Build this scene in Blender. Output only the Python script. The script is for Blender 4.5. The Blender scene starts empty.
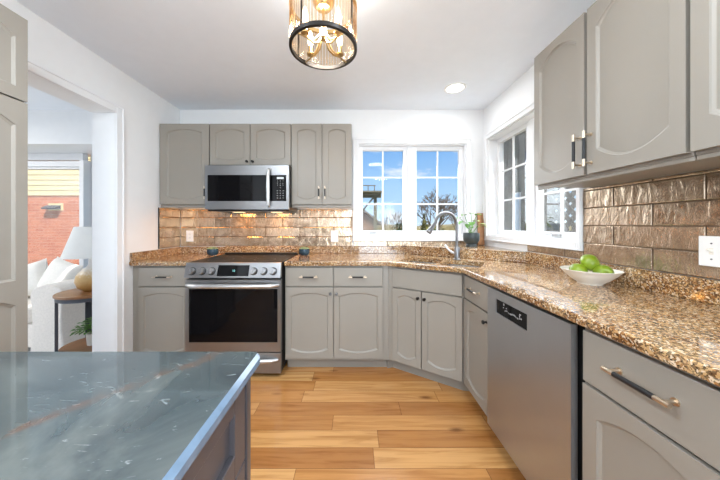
import bpy, bmesh, math, random
from mathutils import Vector, Matrix
R = math.radians
random.seed(7)
sc = bpy.context.scene
COL = sc.collection

# ------------------------------------------------------------------ camera, sky, sun, big lights, exposure
cam_d = bpy.data.cameras.new('camera')
cam_d.sensor_width = 36.0
cam_d.lens = 13.0
cam_d.shift_x = 6 / 720
cam_d.shift_y = -15 / 720
cam_d.clip_start = 0.02
cam = bpy.data.objects.new('camera', cam_d)
COL.objects.link(cam)
CAMH = 1.22
cam.location = (0, 0, CAMH)
cam.rotation_euler = (R(90), 0, 0)
sc.camera = cam

sc.view_settings.view_transform = 'Standard'
sc.view_settings.look = 'None'
sc.view_settings.gamma = 1
sc.view_settings.use_curve_mapping = False
sc.view_settings.exposure = 0.55
sc.cycles.use_denoising = True
sc.cycles.max_bounces = 10
sc.cycles.diffuse_bounces = 5
sc.cycles.transparent_max_bounces = 24
sc.cycles.sample_clamp_indirect = 8.0

world = bpy.data.worlds.new('sky')
sc.world = world
world.use_nodes = True
def build_world():
    nt = world.node_tree
    nt.nodes.clear()
    N = nt.nodes.new
    L = nt.links.new
    out = N('ShaderNodeOutputWorld')
    bg = N('ShaderNodeBackground')
    tc = N('ShaderNodeTexCoord')
    sep = N('ShaderNodeSeparateXYZ')
    L(tc.outputs['Generated'], sep.inputs[0])
    rmp = N('ShaderNodeValToRGB')
    e = rmp.color_ramp.elements
    e[0].position = 0.0; e[0].color = (0.62, 0.78, 0.95, 1)
    e[1].position = 0.32; e[1].color = (0.155, 0.40, 0.83, 1)
    m = rmp.color_ramp.elements.new(0.10); m.color = (0.44, 0.67, 0.95, 1)
    L(sep.outputs['Z'], rmp.inputs[0])
    mp = N('ShaderNodeMapping')
    mp.inputs['Scale'].default_value = (1.6, 1.6, 5.0)
    mp.inputs['Location'].default_value = (0.35, 0.2, 0.55)
    L(tc.outputs['Generated'], mp.inputs[0])
    nz = N('ShaderNodeTexNoise')
    nz.inputs['Scale'].default_value = 3.0
    nz.inputs['Detail'].default_value = 6
    nz.inputs['Roughness'].default_value = 0.6
    L(mp.outputs[0], nz.inputs['Vector'])
    cr = N('ShaderNodeValToRGB')
    cr.color_ramp.elements[0].position = 0.55
    cr.color_ramp.elements[1].position = 0.72
    L(nz.outputs['Fac'], cr.inputs[0])
    mx = N('ShaderNodeMixRGB')
    mx.inputs[2].default_value = (0.95, 0.96, 1.0, 1)
    L(cr.outputs[0], mx.inputs[0])
    L(rmp.outputs[0], mx.inputs[1])
    L(mx.outputs[0], bg.inputs[0])
    bg.inputs[1].default_value = 0.77
    L(bg.outputs[0], out.inputs[0])
build_world()

def light(name, kind, loc, energy, color=(1, 1, 1), rot=(0, 0, 0), size=1.0, size_y=None, shape='RECTANGLE'):
    d = bpy.data.lights.new(name, kind)
    d.energy = energy
    d.color = color
    if kind == 'AREA':
        d.shape = shape
        d.size = size
        if size_y: d.size_y = size_y
    elif kind == 'SUN':
        d.angle = R(1.0)
    else:
        d.shadow_soft_size = size
    o = bpy.data.objects.new(name, d)
    COL.objects.link(o)
    o.location = loc
    o.rotation_euler = rot
    return o
sun = light('sun', 'SUN', (6, -5, 12), 4.6, (1, 0.95, 0.88))
sun.rotation_euler = Vector((-0.40, 0.50, -0.77)).to_track_quat('-Z', 'Y').to_euler()
# added unseen fill lamps: behind the camera, in the bay room, at the ceiling
light('rear_fill', 'AREA', (0.74, -2.55, 1.2), 63, (0.81, 0.915, 1.0), (R(122), 0, 0), 1.15, 1.9)
for q, (lx, ly, lw) in enumerate(((-1.0, 0.3, 24), (0.45, 0.5, 9), (-0.9, -1.1, 26), (0.7, -1.1, 12))):
    light('ceiling_fill', 'AREA', (lx, ly, 2.42), lw, (0.84, 0.93, 1.0), (0, 0, 0), 0.30, shape='DISK')
light('living_fill', 'AREA', (-4.9, 1.4, 2.5), 42, (1.0, 0.98, 0.95), (0, 0, 0), 1.6, 1.6)

light('window_daylight', 'AREA', (0.61, 2.96, 1.62), 11, (0.92, 0.96, 1.0), (R(-58), 0, 0), 1.05, 0.9).data.spread = R(105)
light('window_daylight', 'AREA', (1.60, 2.12, 1.62), 9, (0.92, 0.96, 1.0), (R(58), 0, R(90)), 1.0, 0.9).data.spread = R(105)

# ------------------------------------------------------------------ mesh helpers
class MB:
    def __init__(s):
        s.v = []; s.f = []; s.m = []; s.mi = 0
    def add(s, vs, fs):
        b = len(s.v)
        s.v += [tuple(p) for p in vs]
        for f in fs:
            s.f.append([b + i for i in f]); s.m.append(s.mi)
        return s
    def box(s, x0, x1, y0, y1, z0, z1):
        vs = [(x, y, z) for z in (z0, z1) for y in (y0, y1) for x in (x0, x1)]
        return s.add(vs, [(0, 2, 3, 1), (4, 5, 7, 6), (0, 1, 5, 4), (2, 6, 7, 3), (0, 4, 6, 2), (1, 3, 7, 5)])
    def obox(s, c, half, M):
        vs = [Vector(c) + M @ Vector((sx * half[0], sy * half[1], sz * half[2])) for sz in (-1, 1) for sy in (-1, 1) for sx in (-1, 1)]
        return s.add(vs, [(0, 2, 3, 1), (4, 5, 7, 6), (0, 1, 5, 4), (2, 6, 7, 3), (0, 4, 6, 2), (1, 3, 7, 5)])
    def prism(s, poly, z0, z1):
        n = len(poly)
        vs = [(x, y, z0) for x, y in poly] + [(x, y, z1) for x, y in poly]
        return s.add(vs, [list(range(n))[::-1], list(range(n, 2 * n))] + [(i, (i + 1) % n, n + (i + 1) % n, n + i) for i in range(n)])
    def xprism(s, poly, x0, x1):
        n = len(poly)
        vs = [(x0, y, z) for y, z in poly] + [(x1, y, z) for y, z in poly]
        return s.add(vs, [list(range(n))[::-1], list(range(n, 2 * n))] + [(i, (i + 1) % n, n + (i + 1) % n, n + i) for i in range(n)])
    def loops(s, ls, cap0=True, cap1=True, closed=True):
        n = len(ls[0]); b = []
        for l in ls: b += list(l)
        fs = []
        for k in range(len(ls) - 1):
            for i in range(n if closed else n - 1):
                j = (i + 1) % n
                fs.append((k * n + i, k * n + j, (k + 1) * n + j, (k + 1) * n + i))
        if cap0: fs.append(list(range(n))[::-1])
        if cap1: fs.append([(len(ls) - 1) * n + i for i in range(n)])
        return s.add(b, fs)
    def lathe(s, prof, c=(0, 0, 0), seg=32, M=None, cap0=True, cap1=True):
        M = M or Matrix.Identity(3)
        ls = []
        for r, z in prof:
            r = max(r, 1e-5)
            ls.append([Vector(c) + M @ Vector((r * math.cos(2 * math.pi * k / seg), r * math.sin(2 * math.pi * k / seg), z)) for k in range(seg)])
        return s.loops(ls, cap0, cap1)
    def cyl(s, p0, p1, r, seg=16, r1=None):
        p0 = Vector(p0); p1 = Vector(p1)
        return s.tube([p0, p1], [r, r if r1 is None else r1], seg)
    def tube(s, pts, rad, seg=12):
        pts = [Vector(p) for p in pts]
        if not isinstance(rad, (list, tuple)): rad = [rad] * len(pts)
        ls = []
        ref = None
        for i, p in enumerate(pts):
            t = (pts[min(i + 1, len(pts) - 1)] - pts[max(i - 1, 0)]).normalized()
            if ref is None:
                ref = Vector((0, 0, 1)) if abs(t.z) < 0.9 else Vector((1, 0, 0))
            a = (ref - t * ref.dot(t)).normalized()
            ref = a
            b = t.cross(a)
            ls.append([p + a * (rad[i] * math.cos(2 * math.pi * k / seg)) + b * (rad[i] * math.sin(2 * math.pi * k / seg)) for k in range(seg)])
        return s.loops(ls)
    def build(s, name, mat, parent=None, bevel=0, sharp=38, seg=2, recalc=True):
        me = bpy.data.meshes.new(name)
        me.from_pydata(s.v, [], s.f)
        mats = mat if isinstance(mat, (list, tuple)) else [mat]
        for m in mats: me.materials.append(m)
        for p, i in zip(me.polygons, s.m): p.material_index = i
        if recalc:
            bm = bmesh.new(); bm.from_mesh(me)
            bmesh.ops.recalc_face_normals(bm, faces=bm.faces)
            bm.to_mesh(me); bm.free()
        for p in me.polygons: p.use_smooth = True
        me.set_sharp_from_angle(angle=R(sharp))
        o = bpy.data.objects.new(name, me)
        COL.objects.link(o)
        if parent: o.parent = parent
        if bevel:
            md = o.modifiers.new('bevel', 'BEVEL')
            md.width = bevel; md.segments = seg; md.limit_method = 'ANGLE'; md.angle_limit = R(35)
            md.harden_normals = True
        return o

def tag(o, label=None, cat=None, group=None, kind=None):
    if label: o['label'] = label
    if cat: o['category'] = cat
    if group: o['group'] = group
    if kind: o['kind'] = kind
    return o
def thing(name, label, cat, loc=(0, 0, 0), rz=0, group=None):
    o = bpy.data.objects.new(name, None)
    o.empty_display_size = 0.05
    COL.objects.link(o)
    o.location = loc
    o.rotation_euler = (0, 0, rz)
    return tag(o, label, cat, group)
def structure(o):
    o['kind'] = 'structure'
    return o
def copy_tree(o, parent=None):
    c = o.copy(); COL.objects.link(c)
    if parent: c.parent = parent
    for ch in list(o.children): copy_tree(ch, c)
    return c
def text_part(name, body, mat, parent, loc, rot, size):
    cu = bpy.data.curves.new(name, 'FONT')
    cu.body = body; cu.size = size; cu.align_x = 'CENTER'; cu.align_y = 'CENTER'
    cu.extrude = 0.0002
    cu.materials.append(mat)
    o = bpy.data.objects.new(name, cu)
    me = bpy.data.meshes.new_from_object(o)
    bpy.data.objects.remove(o)
    o = bpy.data.objects.new(name, me)
    COL.objects.link(o)
    o.parent = parent; o.location = loc; o.rotation_euler = rot
    return o

# ------------------------------------------------------------------ materials
def srgb(r, g, b):
    f = lambda c: (c / 255 / 12.92) if c / 255 <= 0.04045 else ((c / 255 + 0.055) / 1.055) ** 2.4
    return (f(r), f(g), f(b), 1)
class NT:
    def __init__(s, name):
        s.m = bpy.data.materials.new(name); s.m.use_nodes = True
        s.t = s.m.node_tree; s.p = s.t.nodes['Principled BSDF']; s.out = s.t.nodes['Material Output']
    def n(s, typ, **kw):
        x = s.t.nodes.new(typ)
        for k, v in kw.items():
            if k in ('operation', 'blend_type', 'feature', 'distance', 'data_type', 'noise_dimensions', 'noise_type', 'voronoi_dimensions', 'invert'): setattr(x, k, v)
            else: x.inputs[k].default_value = v
        return x
    def l(s, a, b): s.t.links.new(a, b)
    def set(s, **kw):
        for k, v in kw.items(): s.p.inputs[k.replace('_', ' ')].default_value = v
    def ramp(s, src, stops, interp=None):
        r = s.t.nodes.new('ShaderNodeValToRGB')
        if interp: r.color_ramp.interpolation = interp
        els = r.color_ramp.elements
        while len(els) < len(stops): els.new(0.5)
        for e, (p, c) in zip(els, stops):
            e.position = p; e.color = c if len(c) == 4 else (*c, 1)
        s.l(src, r.inputs[0]); return r.outputs[0]
    def mix(s, fac, a, b, blend='MIX'):
        x = s.t.nodes.new('ShaderNodeMixRGB'); x.blend_type = blend
        for i, v in enumerate((fac, a, b)):
            if hasattr(v, 'links') or hasattr(v, 'is_linked'): s.l(v, x.inputs[i])
            else: x.inputs[i].default_value = v
        return x.outputs[0]
    def math(s, op, a, b=None):
        x = s.t.nodes.new('ShaderNodeMath'); x.operation = op
        for i, v in enumerate((a, b)):
            if v is None: continue
            if hasattr(v, 'is_linked'): s.l(v, x.inputs[i])
            else: x.inputs[i].default_value = v
        return x.outputs[0]
    def obj(s): return s.t.nodes.new('ShaderNodeTexCoord').outputs['Object']
    def mapped(s, scale=(1, 1, 1), rot=(0, 0, 0), src=None):
        mp = s.t.nodes.new('ShaderNodeMapping')
        mp.inputs['Scale'].default_value = scale; mp.inputs['Rotation'].default_value = rot
        s.l(src or s.obj(), mp.inputs[0]); return mp.outputs[0]
    def noise(s, vec, scale, detail=3, rough=0.5, dist=0):
        x = s.t.nodes.new('ShaderNodeTexNoise')
        x.inputs['Scale'].default_value = scale; x.inputs['Detail'].default_value = detail
        x.inputs['Roughness'].default_value = rough; x.inputs['Distortion'].default_value = dist
        s.l(vec, x.inputs['Vector']); return x.outputs['Fac']
    def voro(s, vec, scale, out='Color', feature='F1'):
        x = s.t.nodes.new('ShaderNodeTexVoronoi'); x.feature = feature
        x.inputs['Scale'].default_value = scale
        s.l(vec, x.inputs['Vector']); return x.outputs[out]
    def bump(s, h, strength=0.2, dist=0.01):
        b = s.t.nodes.new('ShaderNodeBump')
        b.inputs['Strength'].default_value = strength; b.inputs['Distance'].default_value = dist
        s.l(h, b.inputs['Height']); s.l(b.outputs[0], s.p.inputs['Normal'])

def plain(name, col, rough=0.5, metal=0.0, vary=0.05, scale=12, bump=0.0, bscale=80, **kw):
    t = NT(name)
    vec = t.obj()
    nz = t.noise(vec, scale, 3)
    lo = tuple(c * (1 - vary) for c in col[:3]) + (1,)
    hi = tuple(min(1, c * (1 + vary)) for c in col[:3]) + (1,)
    t.l(t.ramp(nz, [(0.3, lo), (0.7, hi)]), t.p.inputs['Base Color'])
    t.set(Roughness=rough, Metallic=metal, **kw)
    if bump: t.bump(t.noise(vec, bscale, 3), bump, 0.002)
    return t.m
M = {}
M['wall'] = plain('wall_paint', srgb(234, 235, 236), 0.6, vary=0.01, bump=0.05, bscale=300)
M['ceiling'] = plain('ceiling_paint', srgb(234, 239, 246), 0.8, vary=0.01)
M['trim'] = plain('white_trim_paint', srgb(232, 233, 235), 0.35, vary=0.01)
M['cab'] = plain('greige_cabinet_paint', srgb(144, 138, 129), 0.38, vary=0.012, scale=5)
M['cabin'] = plain('cabinet_interior', srgb(120, 114, 106), 0.6, vary=0.02)
M['steel'] = plain('brushed_steel', (0.31, 0.31, 0.315, 1), 0.33, 0.92, vary=0.04, scale=4)
M['dwsteel'] = plain('dishwasher_steel', (0.43, 0.44, 0.455, 1), 0.33, 0.85, vary=0.04, scale=3)
M['chrome'] = plain('polished_metal', (0.62, 0.63, 0.64, 1), 0.28, 0.85, vary=0.02)
M['nickel'] = plain('dark_brushed_nickel', (0.20, 0.20, 0.205, 1), 0.28, 1.0, vary=0.03)
M['brass'] = plain('aged_brass', (0.60, 0.42, 0.20, 1), 0.28, 1.0, vary=0.05)
M['champ'] = plain('champagne_metal', (0.66, 0.55, 0.43, 1), 0.3, 1.0, vary=0.03)
M['black'] = plain('black_metal', (0.012, 0.012, 0.013, 1), 0.4, 0.2, vary=0.1)
M['gap'] = plain('black_void', (0.006, 0.006, 0.006, 1), 0.7, vary=0.1)
M['bglass'] = plain('black_glass', (0.004, 0.004, 0.005, 1), 0.05, vary=0.05)
M['bglass'].node_tree.nodes['Principled BSDF'].inputs['Specular IOR Level'].default_value = 0.18
M['cookglass'] = plain('speckled_cooktop_glass', (0.009, 0.009, 0.010, 1), 0.28, vary=0.9, scale=160)
M['cookglass'].node_tree.nodes['Principled BSDF'].inputs['IOR'].default_value = 1.12
M['bronze'] = plain('dark_bronze', (0.035, 0.032, 0.03, 1), 0.38, 0.8, vary=0.1)
M['plate'] = plain('white_plastic', srgb(240, 240, 238), 0.35, vary=0.01)
M['crank'] = plain('grey_crank_metal', srgb(172, 172, 172), 0.35, 0.3, vary=0.03)
M['ceramic'] = plain('cream_ceramic', srgb(232, 226, 214), 0.3, vary=0.03)
M['teal'] = plain('teal_glaze', srgb(38, 62, 76), 0.25, vary=0.25, scale=20)
M['pot'] = plain('charcoal_pot_glaze', srgb(52, 62, 64), 0.3, vary=0.35, scale=25)
M['soil'] = plain('potting_soil', srgb(60, 45, 35), 0.95, vary=0.4, scale=90)
M['leaf'] = plain('green_leaf', srgb(92, 142, 52), 0.45, vary=0.35, scale=30)
M['leafpale'] = plain('pale_leaf', srgb(170, 185, 120), 0.5, vary=0.3, scale=40)
M['succ'] = plain('succulent_leaf', srgb(128, 148, 108), 0.5, vary=0.25, scale=60)
M['apple'] = plain('green_fruit_skin', srgb(122, 144, 34), 0.3, vary=0.2, scale=14)
M['stem'] = plain('fruit_stem', srgb(92, 70, 40), 0.7, vary=0.2)
M['board'] = plain('oiled_board_wood', srgb(134, 92, 56), 0.5, vary=0.2, scale=15)
M['sofa'] = plain('white_boucle', srgb(236, 230, 222), 0.9, vary=0.05, scale=60, bump=0.6, bscale=220)
M['linen'] = plain('white_linen', srgb(238, 235, 228), 0.85, vary=0.03, scale=60, bump=0.3, bscale=160)
M['shade'] = plain('lamp_shade_fabric', srgb(236, 236, 232), 0.8, vary=0.02)
M['darkmetal'] = plain('charcoal_metal', srgb(74, 78, 86), 0.5, 0.3, vary=0.05)
M['lwood'] = plain('walnut_table_wood', srgb(142, 98, 60), 0.4, vary=0.2, scale=9)
M['island'] = plain('slate_island_paint', srgb(70, 68, 73), 0.3, vary=0.03)
M['steelsink'] = plain('sink_steel', (0.55, 0.55, 0.55, 1), 0.25, 1.0, vary=0.05)
M['siding'] = None
M['bark'] = plain('grey_bark', srgb(118, 104, 92), 0.9, vary=0.2, scale=30)
M['lawn'] = plain('winter_lawn', srgb(150, 142, 92), 0.95, vary=0.3, scale=2)
M['hedge'] = plain('dark_hedge', srgb(74, 84, 46), 0.95, vary=0.4, scale=8)
M['conifer'] = plain('olive_conifer', srgb(112, 108, 40), 0.95, vary=0.4, scale=12)
M['weather'] = plain('weathered_timber', srgb(112, 106, 88), 0.8, vary=0.2, scale=6)
M['stain'] = plain('brown_stained_timber', srgb(92, 84, 72), 0.8, vary=0.2, scale=6)
M['roof'] = plain('roof_shingle', srgb(120, 100, 86), 0.9, vary=0.2, scale=10)

def emissive(name, col, strength):
    t = NT(name)
    t.set(Base_Color=col, Emission_Color=col, Emission_Strength=strength)
    return t.m
M['lampglow'] = emissive('recessed_lamp_glow', (1, 0.97, 0.92, 1), 6)
M['bulb'] = emissive('warm_bulb_glow', (1, 0.82, 0.56, 1), 5)
M['teallcd'] = emissive('teal_display', (0.3, 0.8, 0.8, 1), 0.35)
M['greylcd'] = emissive('grey_display', (0.5, 0.55, 0.55, 1), 0.25)
M['print'] = plain('grey_print', srgb(175, 175, 175), 0.6, vary=0.02)
M['undercab'] = emissive('hood_lamp_glow', (1, 0.74, 0.42, 1), 1.3)

def glass(name, tint, gloss=0.06, rough=0.0):
    t = NT(name)
    tr = t.n('ShaderNodeBsdfTransparent', Color=tint)
    gl = t.n('ShaderNodeBsdfGlossy', Roughness=rough)
    fr = t.n('ShaderNodeFresnel', IOR=1.45)
    mx = t.t.nodes.new('ShaderNodeMixShader')
    t.l(t.math('MULTIPLY', fr.outputs[0], gloss), mx.inputs[0])
    t.l(tr.outputs[0], mx.inputs[1]); t.l(gl.outputs[0], mx.inputs[2])
    t.l(mx.outputs[0], t.out.inputs['Surface'])
    return t.m
M['glass'] = glass('window_glass', (0.98, 0.99, 0.99, 1), 0.25)
M['rod'] = glass('champagne_glass_rod', (0.955, 0.88, 0.78, 1), 0.3, 0.12)

def granite():
    t = NT('golden_granite')
    vec = t.obj()
    wob = t.n('ShaderNodeTexNoise', Scale=40.0, Detail=3.0)
    t.l(vec, wob.inputs['Vector'])
    v2 = t.t.nodes.new('ShaderNodeVectorMath'); v2.operation = 'MULTIPLY_ADD'
    t.l(wob.outputs['Color'], v2.inputs[0]); v2.inputs[1].default_value = (0.022, 0.022, 0.022); t.l(vec, v2.inputs[2])
    vec2 = v2.outputs[0]
    big = t.noise(vec, 9, 4, 0.6)
    base = t.ramp(big, [(0.28, srgb(104, 64, 32)), (0.45, srgb(160, 114, 70)), (0.6, srgb(190, 156, 112)), (0.75, srgb(216, 190, 152))])
    cell = t.n('ShaderNodeSeparateColor')
    t.l(t.voro(vec2, 165), cell.inputs[0])
    spk = t.ramp(cell.outputs[0], [(0, srgb(26, 20, 18)), (0.20, srgb(66, 40, 24)), (0.36, srgb(138, 90, 46)), (0.56, srgb(196, 158, 108)), (0.82, srgb(232, 216, 190))], 'CONSTANT')
    col = t.mix(0.62, base, spk)
    fine = t.n('ShaderNodeSeparateColor')
    t.l(t.voro(vec2, 330), fine.inputs[0])
    fs = t.ramp(fine.outputs[1], [(0, (0, 0, 0, 1)), (0.76, (0, 0, 0, 1)), (0.84, (1, 1, 1, 1))])
    col = t.mix(t.math('MULTIPLY', fs, 0.75), col, srgb(34, 26, 22))
    t.l(col, t.p.inputs['Base Color'])
    t.set(Roughness=0.06)
    t.p.inputs['Specular IOR Level'].default_value = 0.8
    return t.m
M['granite'] = granite()

def quartzite():
    t = NT('blue_grey_quartzite')
    vec = t.obj()
    big = t.noise(vec, 5, 5, 0.6, 0.6)
    base = t.ramp(big, [(0.3, srgb(42, 51, 56)), (0.5, srgb(60, 69, 71)), (0.68, srgb(86, 92, 91))])
    # pale flecks
    fl = t.noise(t.mapped((7, 22, 10), (0, 0, R(35))), 3.2, 5, 0.65, 1.2)
    fm = t.ramp(fl, [(0.62, (0, 0, 0, 1)), (0.72, (1, 1, 1, 1))])
    col = t.mix(t.math('MULTIPLY', fm, 0.4), base, srgb(176, 182, 184))
    # the long brown vein: distance to a wandering line
    sp = t.n('ShaderNodeSeparateXYZ')
    t.l(vec, sp.inputs[0])
    w = t.noise(vec, 7, 4, 0.65)
    d = t.math('SUBTRACT', t.math('MULTIPLY', sp.outputs['X'], 0.75), t.math('MULTIPLY', sp.outputs['Y'], 0.66))
    d = t.math('ADD', d, 0.645)
    d = t.math('ADD', d, t.math('MULTIPLY', t.math('SUBTRACT', w, 0.5), 0.13))
    d = t.math('ABSOLUTE', d)
    brk = t.noise(vec, 26, 4, 0.7)
    vm = t.math('MULTIPLY', t.ramp(d, [(0.004, (1, 1, 1, 1)), (0.018, (0, 0, 0, 1))]), t.ramp(brk, [(0.36, (0, 0, 0, 1)), (0.50, (1, 1, 1, 1))]))
    pp_ = t.noise(vec, 19, 3, 0.6, 0.8)
    pm = t.math('MULTIPLY', t.ramp(d, [(0.0, (1, 1, 1, 1)), (0.05, (0, 0, 0, 1))]), t.ramp(pp_, [(0.60, (0, 0, 0, 1)), (0.68, (1, 1, 1, 1))]))
    col = t.mix(t.math('MULTIPLY', pm, 0.6), col, srgb(176, 176, 172))
    col = t.mix(t.math('MULTIPLY', vm, 0.9), col, srgb(84, 68, 60))
    t.l(col, t.p.inputs['Base Color'])
    t.set(Roughness=0.05, IOR=1.8)
    return t.m
M['quartz'] = quartzite()
M['edge_reflect'] = plain('stone_edge_reflection', srgb(98, 120, 142), 0.12, vary=0.12, scale=30)  # blue sky and window reflection painted into the slab edge colour

def floor_mat():
    t = NT('oak_plank_floor')
    sp = t.n('ShaderNodeSeparateXYZ'); t.l(t.obj(), sp.inputs[0])
    W = 0.122
    ry = t.math('DIVIDE', t.math('ADD', sp.outputs['Y'], 0.04), W)
    row = t.math('FLOOR', ry)
    wn = t.n('ShaderNodeTexWhiteNoise', noise_dimensions='1D'); t.l(row, wn.inputs['W'])
    off = t.math('MULTIPLY', wn.outputs['Value'], 7.3)
    px = t.math('DIVIDE', t.math('ADD', sp.outputs['X'], off), 0.95)
    pl = t.math('FLOOR', px)
    cmb = t.n('ShaderNodeCombineXYZ'); t.l(row, cmb.inputs[0]); t.l(pl, cmb.inputs[1])
    w2 = t.n('ShaderNodeTexWhiteNoise', noise_dimensions='2D'); t.l(cmb.outputs[0], w2.inputs['Vector'])
    tone = t.ramp(w2.outputs['Value'], [(0.0, srgb(164, 110, 60)), (0.35, srgb(182, 127, 72)), (0.7, srgb(196, 143, 86)), (1.0, srgb(208, 161, 104))])
    # grain
    gv = t.n('ShaderNodeCombineXYZ')
    t.l(t.math('ADD', t.math('MULTIPLY', sp.outputs['X'], 2.2), t.math('MULTIPLY', w2.outputs['Value'], 40)), gv.inputs[0])
    t.l(t.math('MULTIPLY', sp.outputs['Y'], 34), gv.inputs[1]); t.l(row, gv.inputs[2])
    gr = t.noise(gv.outputs[0], 1.0, 5, 0.6, 0.8)
    g = t.ramp(gr, [(0.3, (0.60, 0.49, 0.38, 1)), (0.58, (1, 1, 1, 1))])
    col = t.mix(0.8, tone, g, 'MULTIPLY')
    # knots
    kv = t.voro(t.mapped((2.2, 6.0, 1)), 1.0, 'Distance')
    kn = t.ramp(kv, [(0.03, (1, 1, 1, 1)), (0.13, (0, 0, 0, 1))])
    col = t.mix(t.math('MULTIPLY', kn, 0.75), col, srgb(92, 52, 26))
    # seams
    fy = t.math('FRACT', ry); fx = t.math('FRACT', px)
    ey = t.math('LESS_THAN', t.math('MINIMUM', fy, t.math('SUBTRACT', 1, fy)), 0.012)
    ex = t.math('LESS_THAN', t.math('MINIMUM', fx, t.math('SUBTRACT', 1, fx)), 0.0016)
    seam = t.math('MAXIMUM', ey, ex)
    col = t.mix(t.math('MULTIPLY', seam, 0.7), col, srgb(88, 52, 26))
    t.l(col, t.p.inputs['Base Color'])
    t.set(Roughness=0.22)
    t.bump(t.math('ADD', t.math('MULTIPLY', seam, -1.0), t.math('MULTIPLY', gr, 0.15)), 0.25, 0.002)
    return t.m
M['floor'] = floor_mat()

def tile_mat():
    t = NT('bronze_glazed_tile')
    geo = t.n('ShaderNodeNewGeometry')
    rnd = geo.outputs['Random Per Island']
    vec = t.obj()
    nz = t.noise(vec, 16, 4, 0.6)
    c1 = t.ramp(rnd, [(0.0, (0.24, 0.165, 0.105, 1)), (0.5, (0.37, 0.275, 0.19, 1)), (1.0, (0.49, 0.39, 0.29, 1))])
    c2 = t.mix(t.ramp(nz, [(0.35, (0, 0, 0, 1)), (0.7, (1, 1, 1, 1))]), c1, (0.58, 0.47, 0.355, 1))
    t.l(c2, t.p.inputs['Base Color'])
    t.set(Metallic=0.75, Roughness=0.2)
    h = t.noise(t.mapped((1, 1, 0.38)), 34, 3, 0.55, 0.6)
    t.bump(h, 0.45, 0.010)
    return t.m
M['tile'] = tile_mat()
M['grout'] = plain('dark_grout', srgb(96, 76, 58), 0.9, vary=0.1)

def brick_mat():
    t = NT('red_brick')
    b = t.t.nodes.new('ShaderNodeTexBrick')
    t.l(t.mapped((1, 1, 1), (R(90), 0, 0)), b.inputs['Vector'])
    b.inputs['Color1'].default_value = srgb(190, 98, 60)
    b.inputs['Color2'].default_value = srgb(208, 122, 84)
    b.inputs['Mortar'].default_value = srgb(202, 146, 116)
    b.inputs['Scale'].default_value = 1.0
    b.inputs['Brick Width'].default_value = 0.22
    b.inputs['Row Height'].default_value = 0.075
    b.inputs['Mortar Size'].default_value = 0.006
    t.l(b.outputs['Color'], t.p.inputs['Base Color'])
    t.set(Roughness=0.9)
    return t.m
M['brick'] = brick_mat()
M['siding'] = plain('cream_siding', srgb(228, 204, 152), 0.6, vary=0.02)

# ------------------------------------------------------------------ room shell
XL, XR, YB, CZ = -1.84, 1.369, 2.751, 2.44
YR = -2.7            # rear wall behind the camera
WT = 0.177           # left wall thickness
mb = MB(); mb.box(XL - WT, XR + 0.15, YR - .15, YB + 0.16, -0.08, 0)
structure(mb.build('floor', M['floor']))
mb = MB(); mb.box(XL - WT, XR + 0.15, YR - .15, YB + 0.16, CZ, CZ + 0.1)
structure(mb.build('ceiling', M['ceiling']))

# window openings:  back  x 0.04..1.19 z 1.10..2.075 ; right  y 1.59..2.66 z 1.12..2.10
BW = (0.04, 1.185, 1.105, 2.075)
RW = (1.585, 2.655, 1.115, 2.095)
T = 0.16
mb = MB()
mb.box(XL - WT, BW[0], YB, YB + T, 0, CZ); mb.box(BW[1], XR + T, YB, YB + T, 0, CZ)
mb.box(BW[0], BW[1], YB, YB + T, 0, BW[2]); mb.box(BW[0], BW[1], YB, YB + T, BW[3], CZ)
structure(mb.build('wall_back', M['wall']))
mb = MB()
mb.box(XR, XR + T, YR, RW[0], 0, CZ); mb.box(XR, XR + T, RW[1], YB, 0, CZ)
mb.box(XR, XR + T, RW[0], RW[1], 0, RW[2]); mb.box(XR, XR + T, RW[0], RW[1], RW[3], CZ)
structure(mb.build('wall_right', M['wall']))
OY0, OY1, OZ = 1.285, 2.002, 2.085
mb = MB()
mb.box(XL - WT, XL, YR, OY0, 0, CZ); mb.box(XL - WT, XL, OY1, YB, 0, CZ)
mb.box(XL - WT, XL, OY0, OY1, OZ, CZ)
structure(mb.build('wall_left', M['wall']))
mb = MB()
mb.box(XL - WT, 0.14, YR - .15, YR, 0, CZ); mb.box(1.33, XR + T, YR - .15, YR, 0, CZ); mb.box(0.14, 1.33, YR - .15, YR, 2.2, CZ)
structure(mb.build('wall_rear', M['wall']))
# casing round the doorway, baseboard
mb = MB()
cw = 0.062
mb.box(XL, XL + 0.016, OY1, OY1 + cw, 0, OZ + cw); mb.box(XL, XL + 0.016, OY0 - cw, OY0, 0, OZ + cw); mb.box(XL, XL + 0.016, OY0, OY1, OZ, OZ + cw)
mb.box(XL, XL + 0.022, OY1 + cw - 0.014, OY1 + cw, 0, OZ + cw); mb.box(XL, XL + 0.022, OY0, OY1 + cw, OZ + cw - 0.014, OZ + cw)
structure(mb.build('trim_1', M['trim'], bevel=0.003))
mb = MB(); mb.box(XL, XL + 0.014, OY1 + cw, 2.15, 0, 0.11)
structure(mb.build('baseboard_left', M['trim'], bevel=0.004))

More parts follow.
